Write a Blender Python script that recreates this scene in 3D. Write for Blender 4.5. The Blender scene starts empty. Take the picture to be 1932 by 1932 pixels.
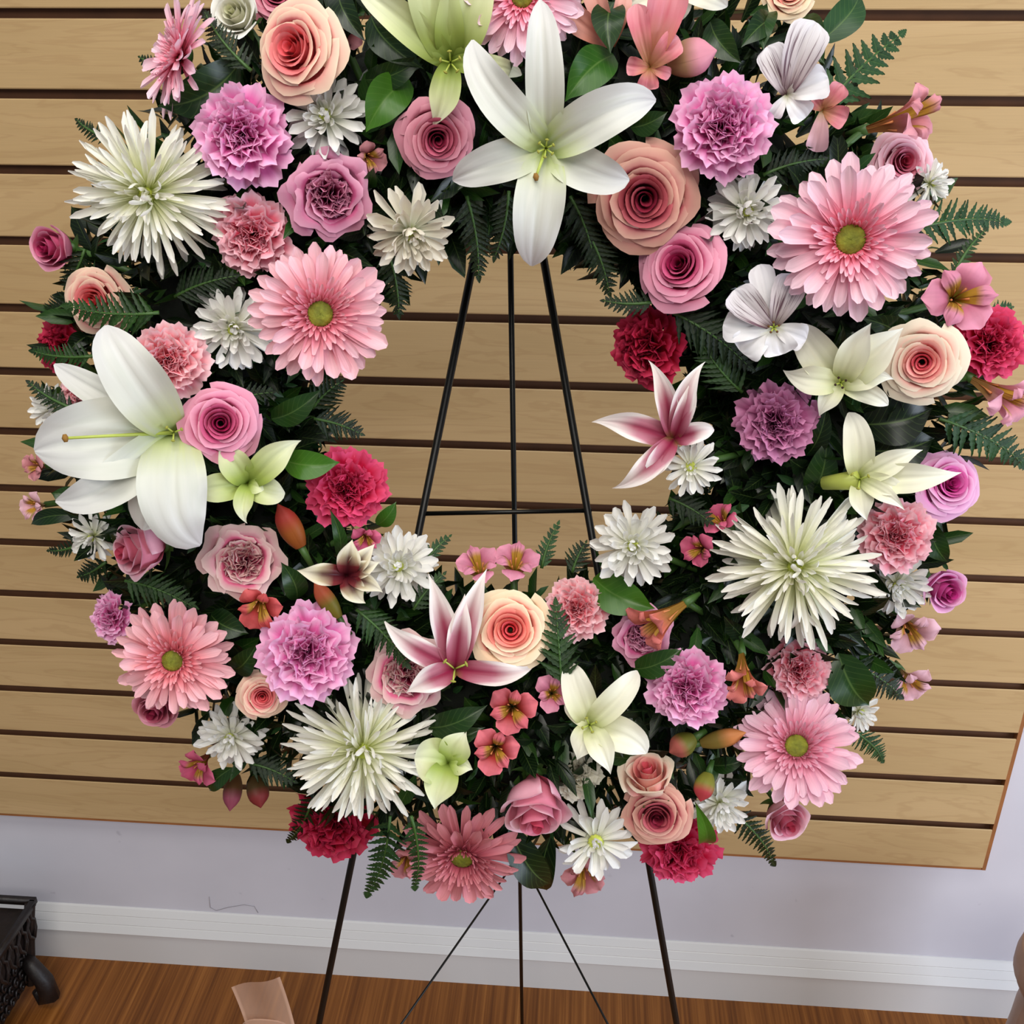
import bpy, math, random
import numpy as np
from mathutils import Vector, Matrix, noise
random.seed(7)
rnd = random.uniform
scene = bpy.context.scene
COL = scene.collection

# ------------------------------------------------------------------ camera
F = 1900.0
CAM = Vector((0.0, -1.1066, 1.3326))
p_, y_, r_ = -0.4356, 0.0715, -0.0043
MC = (Matrix.Rotation(y_, 3, 'Z') @ Matrix.Rotation(p_, 3, 'X') @ Matrix.Rotation(r_, 3, 'Y'))
RIGHT, FWD, UP = MC.col[0].copy(), MC.col[1].copy(), MC.col[2].copy()
cam = bpy.data.cameras.new('camera')
cam.sensor_width = 36.0
cam.lens = F / 1932.0 * 36.0
cam.clip_start = 0.02
camo = bpy.data.objects.new('camera', cam)
COL.objects.link(camo)
m3 = Matrix((RIGHT, UP, -FWD)).transposed()
camo.matrix_world = Matrix.Translation(CAM) @ m3.to_4x4()
scene.camera = camo

# ------------------------------------------------------------------ light, exposure
vs = scene.view_settings
vs.view_transform = 'Standard'
vs.look = 'None'
vs.gamma = 1.0
vs.use_curve_mapping = False
vs.exposure = -0.07
world = bpy.data.worlds.new('world')
scene.world = world
world.use_nodes = True
world.node_tree.nodes['Background'].inputs[0].default_value = (0.86, 0.92, 1.0, 1)
world.node_tree.nodes['Background'].inputs[1].default_value = 0.27

def area(name, loc, target, sx, sy, power, color):
    l = bpy.data.lights.new(name, 'AREA')
    l.shape = 'RECTANGLE'; l.size = sx; l.size_y = sy
    l.energy = power; l.color = color
    o = bpy.data.objects.new(name, l)
    COL.objects.link(o)
    o.location = loc
    d = Vector(target) - Vector(loc)
    o.rotation_euler = d.to_track_quat('-Z', 'Y').to_euler()
    return o
# ceiling fluorescent panels over and behind the photographer, and a cooler window far to the right
area('ceiling_lamp', (-0.20, -1.10, 2.6), (-0.20, -1.0, 0), 1.2, 0.6, 19, (1.0, 0.965, 0.91))
area('ceiling_lamp', (1.0, -0.95, 2.6), (1.0, -0.85, 0), 1.2, 0.6, 3, (1.0, 0.965, 0.92))
area('ceiling_lamp', (0.25, -2.5, 2.6), (0.1, -0.3, 1.0), 1.6, 0.9, 38, (1.0, 0.95, 0.87))
area('window_light', (1.9, -1.3, 0.85), (0.6, 0.0, 0.15), 1.0, 1.0, 34, (0.76, 0.85, 1.0))

# ------------------------------------------------------------------ pixel <-> wreath space
def ray(px, py):
    return FWD + RIGHT * ((px - 966) / F) - UP * ((py - 966) / F)
def depth(P):
    return (P - CAM).dot(FWD)
def toplane(px, py, P0, N):
    v = ray(px, py)
    return CAM + v * ((P0 - CAM).dot(N) / v.dot(N))
TILT = math.radians(8)
FH = Vector((FWD.x, FWD.y, 0)).normalized()
WN = (-FH * math.cos(TILT) + Vector((0, 0, 1)) * math.sin(TILT)).normalized()   # wreath faces this way
WC = CAM + ray(965, 815) * 0.775                                             # middle of the ring, on the easel legs
WU = Vector((0, 0, 1)).cross(WN).normalized()
WV = WN.cross(WU).normalized()
RHO0, RINGW = 0.208, 0.165
def at(px, py, n):
    return toplane(px, py, WC + WN * n, WN)
def uv_of(P):
    d = P - WC
    return d.dot(WU), d.dot(WV)
def ring_n(rho):
    return 0.045 + 0.075 * math.sqrt(max(0.0, 1 - ((rho - RHO0) / RINGW) ** 2))
def place(px, py, dn=0.0):
    n = 0.09
    for _ in range(3):
        P = at(px, py, n)
        u, v = uv_of(P)
        n = ring_n(math.hypot(u, v)) + dn
    return P, u, v
def basis(px, py):
    z = -ray(px, py).normalized()
    x = (RIGHT - z * RIGHT.dot(z)).normalized()
    y = z.cross(x)
    return x, y, z
def facing(px, py, u, v, face):
    x, y, z = basis(px, py)
    if face is None:
        rho = math.hypot(u, v)
        a = max(-1, min(1, (rho - RHO0) / RINGW)) * math.radians(42)
        rad = (WU * u + WV * v) / max(rho, 1e-6)
        f = (WN * math.cos(a) + rad * math.sin(a)).normalized()
        return (f * 0.7 + z * 0.3).normalized()
    ax, ay = face
    return (x * ax - y * ay + z * math.sqrt(max(0.02, 1 - ax * ax - ay * ay))).normalized()
def frame(P, f, spin, s):
    up = UP - f * UP.dot(f)
    if up.length < 1e-3: up = RIGHT - f * RIGHT.dot(f)
    up.normalize()
    right = up.cross(f).normalized()
    m = Matrix((right, up, f)).transposed().to_4x4()
    return Matrix.Translation(P) @ m @ Matrix.Rotation(spin, 4, 'Z') @ Matrix.Scale(s, 4)

# ------------------------------------------------------------------ materials
def lin(c):
    out = []
    for v in c[:3]:
        v = v / 255.0
        out.append(v / 12.92 if v <= 0.04045 else ((v + 0.055) / 1.055) ** 2.4)
    return (out[0], out[1], out[2], 1.0)
class NT:
    def __init__(s, name):
        s.m = bpy.data.materials.new(name); s.m.use_nodes = True
        s.t = s.m.node_tree; s.n = s.t.nodes; s.n.clear()
        s.out = s.add('ShaderNodeOutputMaterial')
    def add(s, kind, **kw):
        nd = s.n.new(kind)
        for k, v in kw.items(): setattr(nd, k, v)
        return nd
    def link(s, a, b): s.t.links.new(a, b)
    def ramp(s, fac, stops, interp='LINEAR'):
        r = s.add('ShaderNodeValToRGB'); r.color_ramp.interpolation = interp
        el = r.color_ramp.elements
        while len(el) > 1: el.remove(el[-1])
        el[0].position = stops[0][0]; el[0].color = stops[0][1]
        for p, c in stops[1:]:
            e = el.new(p); e.color = c
        s.link(fac, r.inputs[0]); return r.outputs[0]
    def mix(s, fac, a, b, blend='MIX'):
        m = s.add('ShaderNodeMix', data_type='RGBA', blend_type=blend)
        for sock, v in ((m.inputs[0], fac), (m.inputs[6], a), (m.inputs[7], b)):
            if isinstance(v, (int, float, tuple)): sock.default_value = v
            else: s.link(v, sock)
        return m.outputs[2]
    def math(s, op, a, b=0.0):
        m = s.add('ShaderNodeMath', operation=op)
        for sock, v in ((m.inputs[0], a), (m.inputs[1], b)):
            if isinstance(v, (int, float)): sock.default_value = v
            else: s.link(v, sock)
        return m.outputs[0]
def g(v): return (v, v, v, 1)
_mats = {}
def plain(name, c, rough=0.6, metal=0.0, noise_amt=0.0, scale=30, bump=0.0):
    if name in _mats: return _mats[name]
    t = NT(name); b = t.add('ShaderNodeBsdfPrincipled')
    b.inputs['Roughness'].default_value = rough; b.inputs['Metallic'].default_value = metal
    col = lin(c)
    if noise_amt or bump:
        tc = t.add('ShaderNodeTexCoord'); nz = t.add('ShaderNodeTexNoise')
        nz.inputs['Scale'].default_value = scale; nz.inputs['Detail'].default_value = 4
        t.link(tc.outputs['Object'], nz.inputs['Vector'])
        dk = tuple(x * (1 - noise_amt) for x in col[:3]) + (1,)
        lt = tuple(min(1, x * (1 + noise_amt)) for x in col[:3]) + (1,)
        t.link(t.ramp(nz.outputs[0], [(0.3, dk), (0.7, lt)]), b.inputs['Base Color'])
        if bump:
            bp = t.add('ShaderNodeBump'); bp.inputs['Strength'].default_value = bump
            bp.inputs['Distance'].default_value = 0.002
            t.link(nz.outputs[0], bp.inputs['Height']); t.link(bp.outputs[0], b.inputs['Normal'])
    else:
        b.inputs['Base Color'].default_value = col
    t.link(b.outputs[0], t.out.inputs[0])
    _mats[name] = t.m
    return t.m
def petal_mat(key, stops, edge=None, edge_w=0.85, stripe=0.10, freq=9.0, trans=0.22, rough=0.55, vein=None, vein_amt=0.0, spots=None):
    """stops: (position along the petal, colour); edge: colour of the rim"""
    if key in _mats: return _mats[key]
    t = NT(key)
    uv = t.add('ShaderNodeUVMap'); sp = t.add('ShaderNodeSeparateXYZ'); t.link(uv.outputs[0], sp.inputs[0])
    u, v = sp.outputs[0], sp.outputs[1]
    col = t.ramp(v, [(p, lin(c)) for p, c in stops])
    au = t.math('ABSOLUTE', t.math('SUBTRACT', t.math('MULTIPLY', u, 2.0), 1.0))
    if edge is not None:
        far = t.math('MAXIMUM', t.math('MULTIPLY', au, t.math('MINIMUM', t.math('MULTIPLY', v, 1.6), 1.0)), v)
        ef = t.ramp(far, [(edge_w - 0.12, g(0)), (min(1.0, edge_w + 0.1), g(1))])
        col = t.mix(ef, col, lin(edge))
    cm = t.add('ShaderNodeCombineXYZ')
    t.link(t.math('MULTIPLY', u, freq), cm.inputs[0]); t.link(t.math('MULTIPLY', v, 1.3), cm.inputs[1])
    oi = t.add('ShaderNodeObjectInfo'); t.link(t.math('MULTIPLY', oi.outputs['Random'], 37.0), cm.inputs[2])
    nz = t.add('ShaderNodeTexNoise'); nz.inputs['Scale'].default_value = 1.0; nz.inputs['Detail'].default_value = 3
    t.link(cm.outputs[0], nz.inputs['Vector'])
    if vein is not None:
        vf = t.ramp(nz.outputs[0], [(0.5, g(0)), (0.62, g(vein_amt))])
        fade = t.ramp(v, [(0.0, g(1)), (0.75, g(0.8)), (0.95, g(0))])
        col = t.mix(t.math('MULTIPLY', vf, fade), col, lin(vein))
    if spots is not None:
        mid = t.ramp(au, [(0.05, g(1)), (0.75, g(0))])
        fade = t.ramp(v, [(0.0, g(1)), (0.55, g(0.9)), (0.92, g(0))])
        col = t.mix(t.math('MULTIPLY', mid, fade), col, lin(spots))
    st = t.ramp(nz.outputs[0], [(0.3, g(1 - stripe)), (0.7, g(1.0))])
    col = t.mix(1.0, col, st, 'MULTIPLY')
    b = t.add('ShaderNodeBsdfPrincipled'); b.inputs['Roughness'].default_value = rough
    b.inputs['Specular IOR Level'].default_value = 0.3
    t.link(col, b.inputs['Base Color'])
    bp = t.add('ShaderNodeBump'); bp.inputs['Strength'].default_value = 0.25; bp.inputs['Distance'].default_value = 0.0008
    t.link(nz.outputs[0], bp.inputs['Height']); t.link(bp.outputs[0], b.inputs['Normal'])
    tr = t.add('ShaderNodeBsdfTranslucent'); t.link(col, tr.inputs[0])
    mx = t.add('ShaderNodeMixShader'); mx.inputs[0].default_value = trans
    t.link(b.outputs[0], mx.inputs[1]); t.link(tr.outputs[0], mx.inputs[2])
    t.link(mx.outputs[0], t.out.inputs[0])
    _mats[key] = t.m
    return t.m
def leaf_mat(key, dark, light, rough=0.32, vein=(120, 150, 80), vein_amt=0.35):
    if key in _mats: return _mats[key]
    t = NT(key)
    uv = t.add('ShaderNodeUVMap'); sp = t.add('ShaderNodeSeparateXYZ'); t.link(uv.outputs[0], sp.inputs[0])
    u, v = sp.outputs[0], sp.outputs[1]
    tc = t.add('ShaderNodeTexCoord')
    nz = t.add('ShaderNodeTexNoise'); nz.inputs['Scale'].default_value = 45; nz.inputs['Detail'].default_value = 3
    t.link(tc.outputs['Object'], nz.inputs['Vector'])
    oi = t.add('ShaderNodeObjectInfo')
    f = t.math('ADD', t.math('MULTIPLY', nz.outputs[0], 0.6), t.math('MULTIPLY', oi.outputs['Random'], 0.4))
    col = t.ramp(f, [(0.25, lin(dark)), (0.75, lin(light))])
    au = t.math('ABSOLUTE', t.math('SUBTRACT', t.math('MULTIPLY', u, 2.0), 1.0))
    mid = t.ramp(au, [(0.0, g(vein_amt)), (0.07, g(0))])
    side = t.math('SINE', t.math('MULTIPLY', t.math('SUBTRACT', v, t.math('MULTIPLY', au, 0.22)), 62.0))
    sv = t.ramp(side, [(0.88, g(0)), (1.0, g(vein_amt * 0.35))])
    col = t.mix(t.math('MAXIMUM', mid, sv), col, lin(vein))
    b = t.add('ShaderNodeBsdfPrincipled'); b.inputs['Roughness'].default_value = rough
    b.inputs['Specular IOR Level'].default_value = 0.35
    t.link(col, b.inputs['Base Color'])
    bp = t.add('ShaderNodeBump'); bp.inputs['Strength'].default_value = 0.3; bp.inputs['Distance'].default_value = 0.001
    t.link(nz.outputs[0], bp.inputs['Height']); t.link(bp.outputs[0], b.inputs['Normal'])
    tr = t.add('ShaderNodeBsdfTranslucent'); t.link(col, tr.inputs[0])
    mx = t.add('ShaderNodeMixShader'); mx.inputs[0].default_value = 0.12
    t.link(b.outputs[0], mx.inputs[1]); t.link(tr.outputs[0], mx.inputs[2])
    t.link(mx.outputs[0], t.out.inputs[0])
    _mats[key] = t.m
    return t.m

# ------------------------------------------------------------------ mesh + object helpers
def make_mesh(name, verts, faces, mat, uvs=None, smooth=True):
    me = bpy.data.meshes.new(name)
    me.from_pydata([tuple(v) for v in verts], [], faces)
    if uvs is not None:
        l = me.uv_layers.new(name='UVMap')
        idx = np.empty(len(me.loops), dtype=np.int32); me.loops.foreach_get('vertex_index', idx)
        arr = np.asarray(uvs, dtype=np.float32)[idx]
        l.data.foreach_set('uv', arr.ravel())
    if smooth: me.polygons.foreach_set('use_smooth', np.ones(len(me.polygons), dtype=bool))
    me.materials.append(mat)
    me.update()
    return me
class MB:
    """collects grids and rods for one mesh"""
    def __init__(s): s.v = []; s.f = []; s.uv = []
    def grid(s, fn, nu, nv, mat=None):
        b = len(s.v)
        for j in range(nv + 1):
            for i in range(nu + 1):
                u, v = i / nu, j / nv
                p = Vector(fn(u * 2 - 1, v))
                if mat is not None: p = mat @ p
                s.v.append(p); s.uv.append((u, v))
        w = nu + 1
        for j in range(nv):
            for i in range(nu):
                a = b + j * w + i
                s.f.append((a, a + 1, a + w + 1, a + w))
        return s
    def tube(s, pts, radii, n=8, cap=True):
        pts = [Vector(p) for p in pts]; b = len(s.v); k = len(pts)
        T0 = (pts[1] - pts[0]).normalized()
        nrm = T0.orthogonal().normalized()
        for i, p in enumerate(pts):
            T = (pts[min(i + 1, k - 1)] - pts[max(i - 1, 0)]).normalized()
            nrm = (nrm - T * nrm.dot(T)).normalized(); bn = T.cross(nrm)
            r = radii[i] if isinstance(radii, (list, tuple)) else radii
            for j in range(n):
                a = 2 * math.pi * j / n
                s.v.append(p + nrm * (math.cos(a) * r) + bn * (math.sin(a) * r)); s.uv.append((j / n, i / (k - 1)))
        for i in range(k - 1):
            for j in range(n):
                a, c = b + i * n + j, b + i * n + (j + 1) % n
                s.f.append((a, c, c + n, a + n))
        if cap:
            s.f.append(tuple(b + j for j in reversed(range(n)))); s.f.append(tuple(b + (k - 1) * n + j for j in range(n)))
        return s
    def box(s, x0, x1, y0, y1, z0, z1):
        b = len(s.v)
        for z in (z0, z1):
            for y in (y0, y1):
                for x in (x0, x1): s.v.append(Vector((x, y, z))); s.uv.append((0, 0))
        for q in ((0, 2, 3, 1), (4, 5, 7, 6), (0, 1, 5, 4), (2, 6, 7, 3), (0, 4, 6, 2), (1, 3, 7, 5)):
            s.f.append(tuple(b + i for i in q))
        return s
    def prism(s, prof, x0, x1):
        """profile (y,z) swept along x"""
        b = len(s.v); n = len(prof)
        for x in (x0, x1):
            for y, z in prof: s.v.append(Vector((x, y, z))); s.uv.append((0, 0))
        for i in range(n):
            j = (i + 1) % n
            s.f.append((b + i, b + j, b + n + j, b + n + i))
        s.f.append(tuple(b + i for i in reversed(range(n)))); s.f.append(tuple(b + n + i for i in range(n)))
        return s
    def mesh(s, name, mat, smooth=True):
        return make_mesh(name, s.v, s.f, mat, s.uv, smooth)
def obj(name, me, parent=None, mw=None):
    o = bpy.data.objects.new(name, me)
    COL.objects.link(o)
    if parent is not None: o.parent = parent
    if mw is not None: o.matrix_basis = mw
    return o
def tag(o, label=None, cat=None, group=None, kind=None):
    if label: o['label'] = label
    if cat: o['category'] = cat
    if group: o['group'] = group
    if kind: o['kind'] = kind
    return o
def empty(name, mw):
    o = bpy.data.objects.new(name, None); o.empty_display_size = 0.02
    COL.objects.link(o); o.matrix_basis = mw
    return o

# ------------------------------------------------------------------ the setting
def wood_mat():
    t = NT('maple_laminate')
    tc = t.add('ShaderNodeTexCoord'); oi = t.add('ShaderNodeObjectInfo')
    mp = t.add('ShaderNodeMapping'); mp.inputs['Scale'].default_value = (1.0, 1.0, 9.0)
    t.link(tc.outputs['Object'], mp.inputs['Vector'])
    cm = t.add('ShaderNodeCombineXYZ'); t.link(t.math('MULTIPLY', oi.outputs['Random'], 41.0), cm.inputs[0])
    t.link(t.math('MULTIPLY', oi.outputs['Random'], 17.0), cm.inputs[2])
    va = t.add('ShaderNodeVectorMath', operation='ADD'); t.link(mp.outputs[0], va.inputs[0]); t.link(cm.outputs[0], va.inputs[1])
    n1 = t.add('ShaderNodeTexNoise'); n1.inputs['Scale'].default_value = 2.2; n1.inputs['Detail'].default_value = 5; n1.inputs['Distortion'].default_value = 0.6
    t.link(va.outputs[0], n1.inputs['Vector'])
    rings = t.math('SINE', t.math('MULTIPLY', n1.outputs[0], 70.0))
    n2 = t.add('ShaderNodeTexNoise'); n2.inputs['Scale'].default_value = 14; n2.inputs['Detail'].default_value = 4
    mp2 = t.add('ShaderNodeMapping'); mp2.inputs['Scale'].default_value = (1.0, 1.0, 12.0)
    t.link(va.outputs[0], mp2.inputs['Vector']); t.link(mp2.outputs[0], n2.inputs['Vector'])
    base = t.ramp(n1.outputs[0], [(0.3, lin((184, 154, 108))), (0.7, lin((199, 168, 122)))])
    dk = t.ramp(rings, [(0.55, g(0)), (1.0, g(0.22))])
    col = t.mix(dk, base, lin((162, 126, 84)))
    col = t.mix(1.0, col, t.ramp(n2.outputs[0], [(0.3, g(0.93)), (0.65, g(1.0))]), 'MULTIPLY')
    b = t.add('ShaderNodeBsdfPrincipled'); b.inputs['Roughness'].default_value = 0.5
    b.inputs['Specular IOR Level'].default_value = 0.3
    t.link(col, b.inputs['Base Color']); t.link(b.outputs[0], t.out.inputs[0])
    return t.m
def floor_mat():
    t = NT('bamboo_floor')
    tc = t.add('ShaderNodeTexCoord')
    mp = t.add('ShaderNodeMapping'); mp.inputs['Scale'].default_value = (150.0, 2.0, 1.0)
    t.link(tc.outputs['Object'], mp.inputs['Vector'])
    n1 = t.add('ShaderNodeTexNoise'); n1.inputs['Scale'].default_value = 1.0; n1.inputs['Detail'].default_value = 4; n1.inputs['Roughness'].default_value = 0.65
    t.link(mp.outputs[0], n1.inputs['Vector'])
    mp2 = t.add('ShaderNodeMapping'); mp2.inputs['Scale'].default_value = (40.0, 0.7, 1.0)
    t.link(tc.outputs['Object'], mp2.inputs['Vector'])
    n2 = t.add('ShaderNodeTexNoise'); n2.inputs['Scale'].default_value = 1.0; t.link(mp2.outputs[0], n2.inputs['Vector'])
    f = t.math('ADD', t.math('MULTIPLY', n1.outputs[0], 0.65), t.math('MULTIPLY', n2.outputs[0], 0.35))
    col = t.ramp(f, [(0.34, lin((84, 44, 14))), (0.48, lin((122, 72, 28))), (0.60, lin((150, 94, 42))), (0.70, lin((182, 128, 68)))])
    b = t.add('ShaderNodeBsdfPrincipled'); b.inputs['Roughness'].default_value = 0.42
    b.inputs['Specular IOR Level'].default_value = 0.3
    t.link(col, b.inputs['Base Color']); t.link(b.outputs[0], t.out.inputs[0])
    return t.m
def wall_mat():
    t = NT('lavender_grey_paint')
    tc = t.add('ShaderNodeTexCoord')
    n1 = t.add('ShaderNodeTexNoise'); n1.inputs['Scale'].default_value = 6; n1.inputs['Detail'].default_value = 3
    t.link(tc.outputs['Object'], n1.inputs['Vector'])
    n2 = t.add('ShaderNodeTexNoise'); n2.inputs['Scale'].default_value = 38; n2.inputs['Detail'].default_value = 2
    t.link(tc.outputs['Object'], n2.inputs['Vector'])
    col = t.ramp(n1.outputs[0], [(0.3, lin((202, 200, 208))), (0.7, lin((211, 209, 217)))])
    scuff = t.ramp(n2.outputs[0], [(0.74, g(0)), (0.80, g(0.35))])
    col = t.mix(scuff, col, lin((150, 146, 160)))
    b = t.add('ShaderNodeBsdfPrincipled'); b.inputs['Roughness'].default_value = 0.6
    t.link(col, b.inputs['Base Color'])
    bp = t.add('ShaderNodeBump'); bp.inputs['Strength'].default_value = 0.1; bp.inputs['Distance'].default_value = 0.001
    t.link(n2.outputs[0], bp.inputs['Height']); t.link(bp.outputs[0], b.inputs['Normal'])
    t.link(b.outputs[0], t.out.inputs[0])
    return t.m
WOOD = wood_mat()
BROWN = plain('panel_core', (150, 94, 48), 0.7, noise_amt=0.15)
DARKCORE = plain('groove_core', (84, 50, 26), 0.8, noise_amt=0.15)
WHITE = plain('trim_white', (214, 212, 210), 0.4)
BLACK = plain('black_steel', (14, 15, 14), 0.38, 0.3)
S_ = 0.0762
Z0 = 1.3585
WALLY = 0.019
X0, X1, XP = -1.6, 1.9, 0.584
fl = tag(obj('floor', MB().box(X0, X1, -2.6, 0.2, -0.03, 0.0).mesh('floor', floor_mat(), False)), kind='structure')
wa = tag(obj('wall_back', MB().box(X0, X1, WALLY, WALLY + 0.1, 0.0, 2.6).mesh('wall_back', wall_mat(), False)), kind='structure')
prof = [(WALLY, 0), (0.002, 0), (0.002, 0.062), (-0.003, 0.0635), (-0.0035, 0.0655), (0.003, 0.0755), (0.0042, 0.0765), (0.0035, 0.078),
        (0.0095, 0.0875), (0.0105, 0.0885), (0.0098, 0.090), (0.0160, 0.0990), (0.0180, 0.1005), (WALLY, 0.1005)]
bb = tag(obj('baseboard_back', MB().prism(prof, X0, X1).mesh('baseboard_back', WHITE, False)), kind='structure')
# pencil scuff on the wall, low and left of the easel
def wall_pt(px, py): return toplane(px, py, Vector((0, WALLY - 0.0004, 0)), Vector((0, -1, 0)))
pts = [(395, 1692), (397, 1712), (408, 1718), (430, 1712), (460, 1707), (480, 1710), (487, 1722)]
sc = obj('scuff_mark', MB().tube([wall_pt(*p) for p in pts], 0.0005, 5).mesh('scuff_mark', plain('scuff', (150, 145, 150), 0.9), True))
sc.parent = wa

pan = empty('slatwall_panel', Matrix.Translation((0, 0, 0.2924)))
tag(pan, 'light maple slatwall panel with dark horizontal grooves covering the wall behind the wreath', 'wall panel')
zb, zt = 0.2924, Z0 + 4 * S_
def sub(name, mb, mat, smooth=False):
    return obj(name, mb.mesh(name, mat, smooth), pan, Matrix.Translation((0, 0, -0.2924)))
sub('backing', MB().box(X0, XP - 0.005, 0.0095, WALLY - 0.0006, zb, zt), DARKCORE)
gh = 0.0047
k = 14
bot = zb + 0.0015
edges = [Z0 - i * S_ for i in range(-4, 14)]
edges.sort()
prev = bot
slat_i = 0
for z in edges:
    top = z - gh
    h = top - prev
    # T-slot plank: front lip with a rounded edge and a thinner tongue behind
    pr = [(0.0095, prev + 0.008), (0.0095, top - 0.008), (0.004, top - 0.002), (0.0008, top), (0.0, top - 0.0012), (0.0, prev + 0.0012), (0.0008, prev), (0.004, prev + 0.002)]
    zc = (prev + top) / 2
    me = MB().prism([(y, zz - zc) for y, zz in pr], X0, XP - 0.005).mesh('slat', WOOD, False)
    o = obj('slat', me, pan, Matrix.Translation((0, 0, zc - 0.2924)))
    prev = z + gh
sub('edge_strip', MB().box(XP - 0.005, XP, 0.0, WALLY - 0.0006, zb - 0.0015, zt), BROWN)
sub('bottom_strip', MB().box(X0, XP - 0.005, 0.0008, WALLY - 0.0006, zb - 0.002, zb + 0.0015), BROWN)

# ------------------------------------------------------------------ easel
apex = at(958, 118, 0.0)
def legpt(p0, p1, z):
    A, B = at(p0[0], p0[1], 0.0), at(p1[0], p1[1], 0.0)
    d = B - A
    return A + d * ((z - A.z) / d.z)
LL = ((894, 490), (665, 1620)); RL = ((1026, 490), (1226, 1640))
lf, rf = legpt(*LL, 0.0), legpt(*RL, 0.0)
lt_, rt_ = legpt(*LL, apex.z), legpt(*RL, apex.z)
rear_top = apex - WN * 0.012 + Vector((0, 0, -0.01))
def on_y(px, py, y): return toplane(px, py, Vector((0, y, 0)), Vector((0, -1, 0)))
rear_low = on_y(985, 1932, -0.115)
d = rear_low - rear_top
rear_foot = rear_top + d * ((0.0 - rear_top.z) / d.z)
fc = (lf + rf + rear_foot) / 3; fc.z = 0
ea = empty('easel', Matrix.Translation(fc))
tag(ea, 'thin black metal wire easel with three legs holding up the flower wreath', 'easel')
IM = Matrix.Translation(-fc)
def rod(name, pts, r, n=10):
    return obj(name, MB().tube(pts, r, n).mesh(name, BLACK), ea, IM)
rod('leg', [lt_, lf], 0.0030); rod('leg', [rt_, rf], 0.0030); rod('leg', [rear_top, rear_foot], 0.0024)
rod('top_bar', [lt_ + Vector((0, 0, -0.002)), rear_top + WN*0.01, rt_ + Vector((0, 0, -0.002))], 0.003)
cA, cB = at(800, 969, -0.001), at(1116, 963, -0.001)
rod('crossbar', [cA, cB], 0.0019)
tmp = rear_top + d * 0.70
best = min((rear_top + d * (i / 400.0) for i in range(400)), key=lambda q: abs(966 - F * (q - CAM).dot(UP) / depth(q) - 1612))
rod('brace', [best, legpt(*LL, 0.30)], 0.0013, 8); rod('brace', [best, legpt(*RL, 0.26)], 0.0013, 8)
hk = [apex + WN * 0.0, apex + WN * 0.03, apex + WN * 0.05 + Vector((0, 0, 0.01)), apex + WN * 0.055 + Vector((0, 0, 0.03))]
rod('hook', hk, 0.0025)
for p in (lf, rf, rear_foot):
    rod('rubber_foot', [p + Vector((0, 0, 0.012)), p], 0.005)

# ------------------------------------------------------------------ wreath form and packed greenery
WM = Matrix((WU, WV, WN)).transposed().to_4x4(); WM.translation = WC
FOAM = plain('green_foam', (10, 18, 8), 0.9, noise_amt=0.4, scale=200, bump=0.6)
def torus_mesh():
    mb = MB()
    def fn(u, v):
        a = u * math.pi; b = v * 2 * math.pi
        r = 0.008 + 0.064 * math.cos(b); z = 0.045 + 0.036 * math.sin(b)
        return ((RHO0 + r) * math.cos(a), (RHO0 + r) * math.sin(a), z)
    return mb.grid(fn, 64, 14).mesh('foam_ring', FOAM)
wr = empty('wreath_form', WM)
tag(wr, 'round wreath form packed with dark green foliage, hanging on the black easel', 'wreath')
obj('foam_ring', torus_mesh(), wr)
GREENS = [leaf_mat('leaf_deep', (8, 20, 8), (20, 44, 16)), leaf_mat('leaf_mid', (14, 36, 12), (38, 72, 24)),
          leaf_mat('leaf_bright', (36, 78, 16), (70, 118, 30)), leaf_mat('fern_green', (20, 48, 22), (44, 84, 44), 0.45)]
def filler(count, smin, smax, mat, name, rmin, rmax, seed):
    R = random.Random(seed); mb = MB()
    for _ in range(count):
        a = R.uniform(0, 2 * math.pi); b = R.uniform(-0.2, math.pi + 0.2)
        rr = R.uniform(rmin, rmax) * (0.92 + 0.08 * abs(math.sin(b)))
        if math.cos(b) < 0: rr *= 1 + 0.30 * math.cos(b) * (1 + 0.4 * math.sin(a))
        ro = RHO0 + 0.008 + rr * math.cos(b) * 1.12; z = 0.04 + rr * 0.62 * max(0.0, math.sin(b))
        base = Vector((ro * math.cos(a), ro * math.sin(a), z))
        out = Vector((math.cos(b) * math.cos(a), math.cos(b) * math.sin(a), max(0, math.sin(b)) + 0.1)).normalized()
        d = (out * R.uniform(0.4, 0.9) + Vector((R.gauss(0, 1), R.gauss(0, 1), R.gauss(0, 0.5))) * 0.55).normalized()
        L = R.uniform(smin, smax); W = L * R.uniform(0.28, 0.42)
        s = d.cross(out + Vector((R.gauss(0, .4), R.gauss(0, .4), R.gauss(0, .4)))).normalized(); nn = s.cross(d)
        curl = R.uniform(-0.3, 0.1) * L
        def fn(u, v):
            w = W * math.sin(math.pi * min(1, 0.04 + v * 0.96)) ** 0.8
            return base + d * (L * v) + s * (u * w * 0.5) + nn * (curl * v * v + abs(u) * w * 0.2)
        mb.grid(fn, 2, 3)
    o = obj(name, mb.mesh(name, mat), wr); o['kind'] = 'stuff'
    return o
filler(5600, 0.018, 0.036, GREENS[0], 'foliage', 0.050, 0.102, 3)
filler(800, 0.018, 0.034, GREENS[1], 'leaflets', 0.075, 0.104, 4)
filler(500, 0.008, 0.018, GREENS[3], 'sprigs', 0.080, 0.114, 5)

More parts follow.
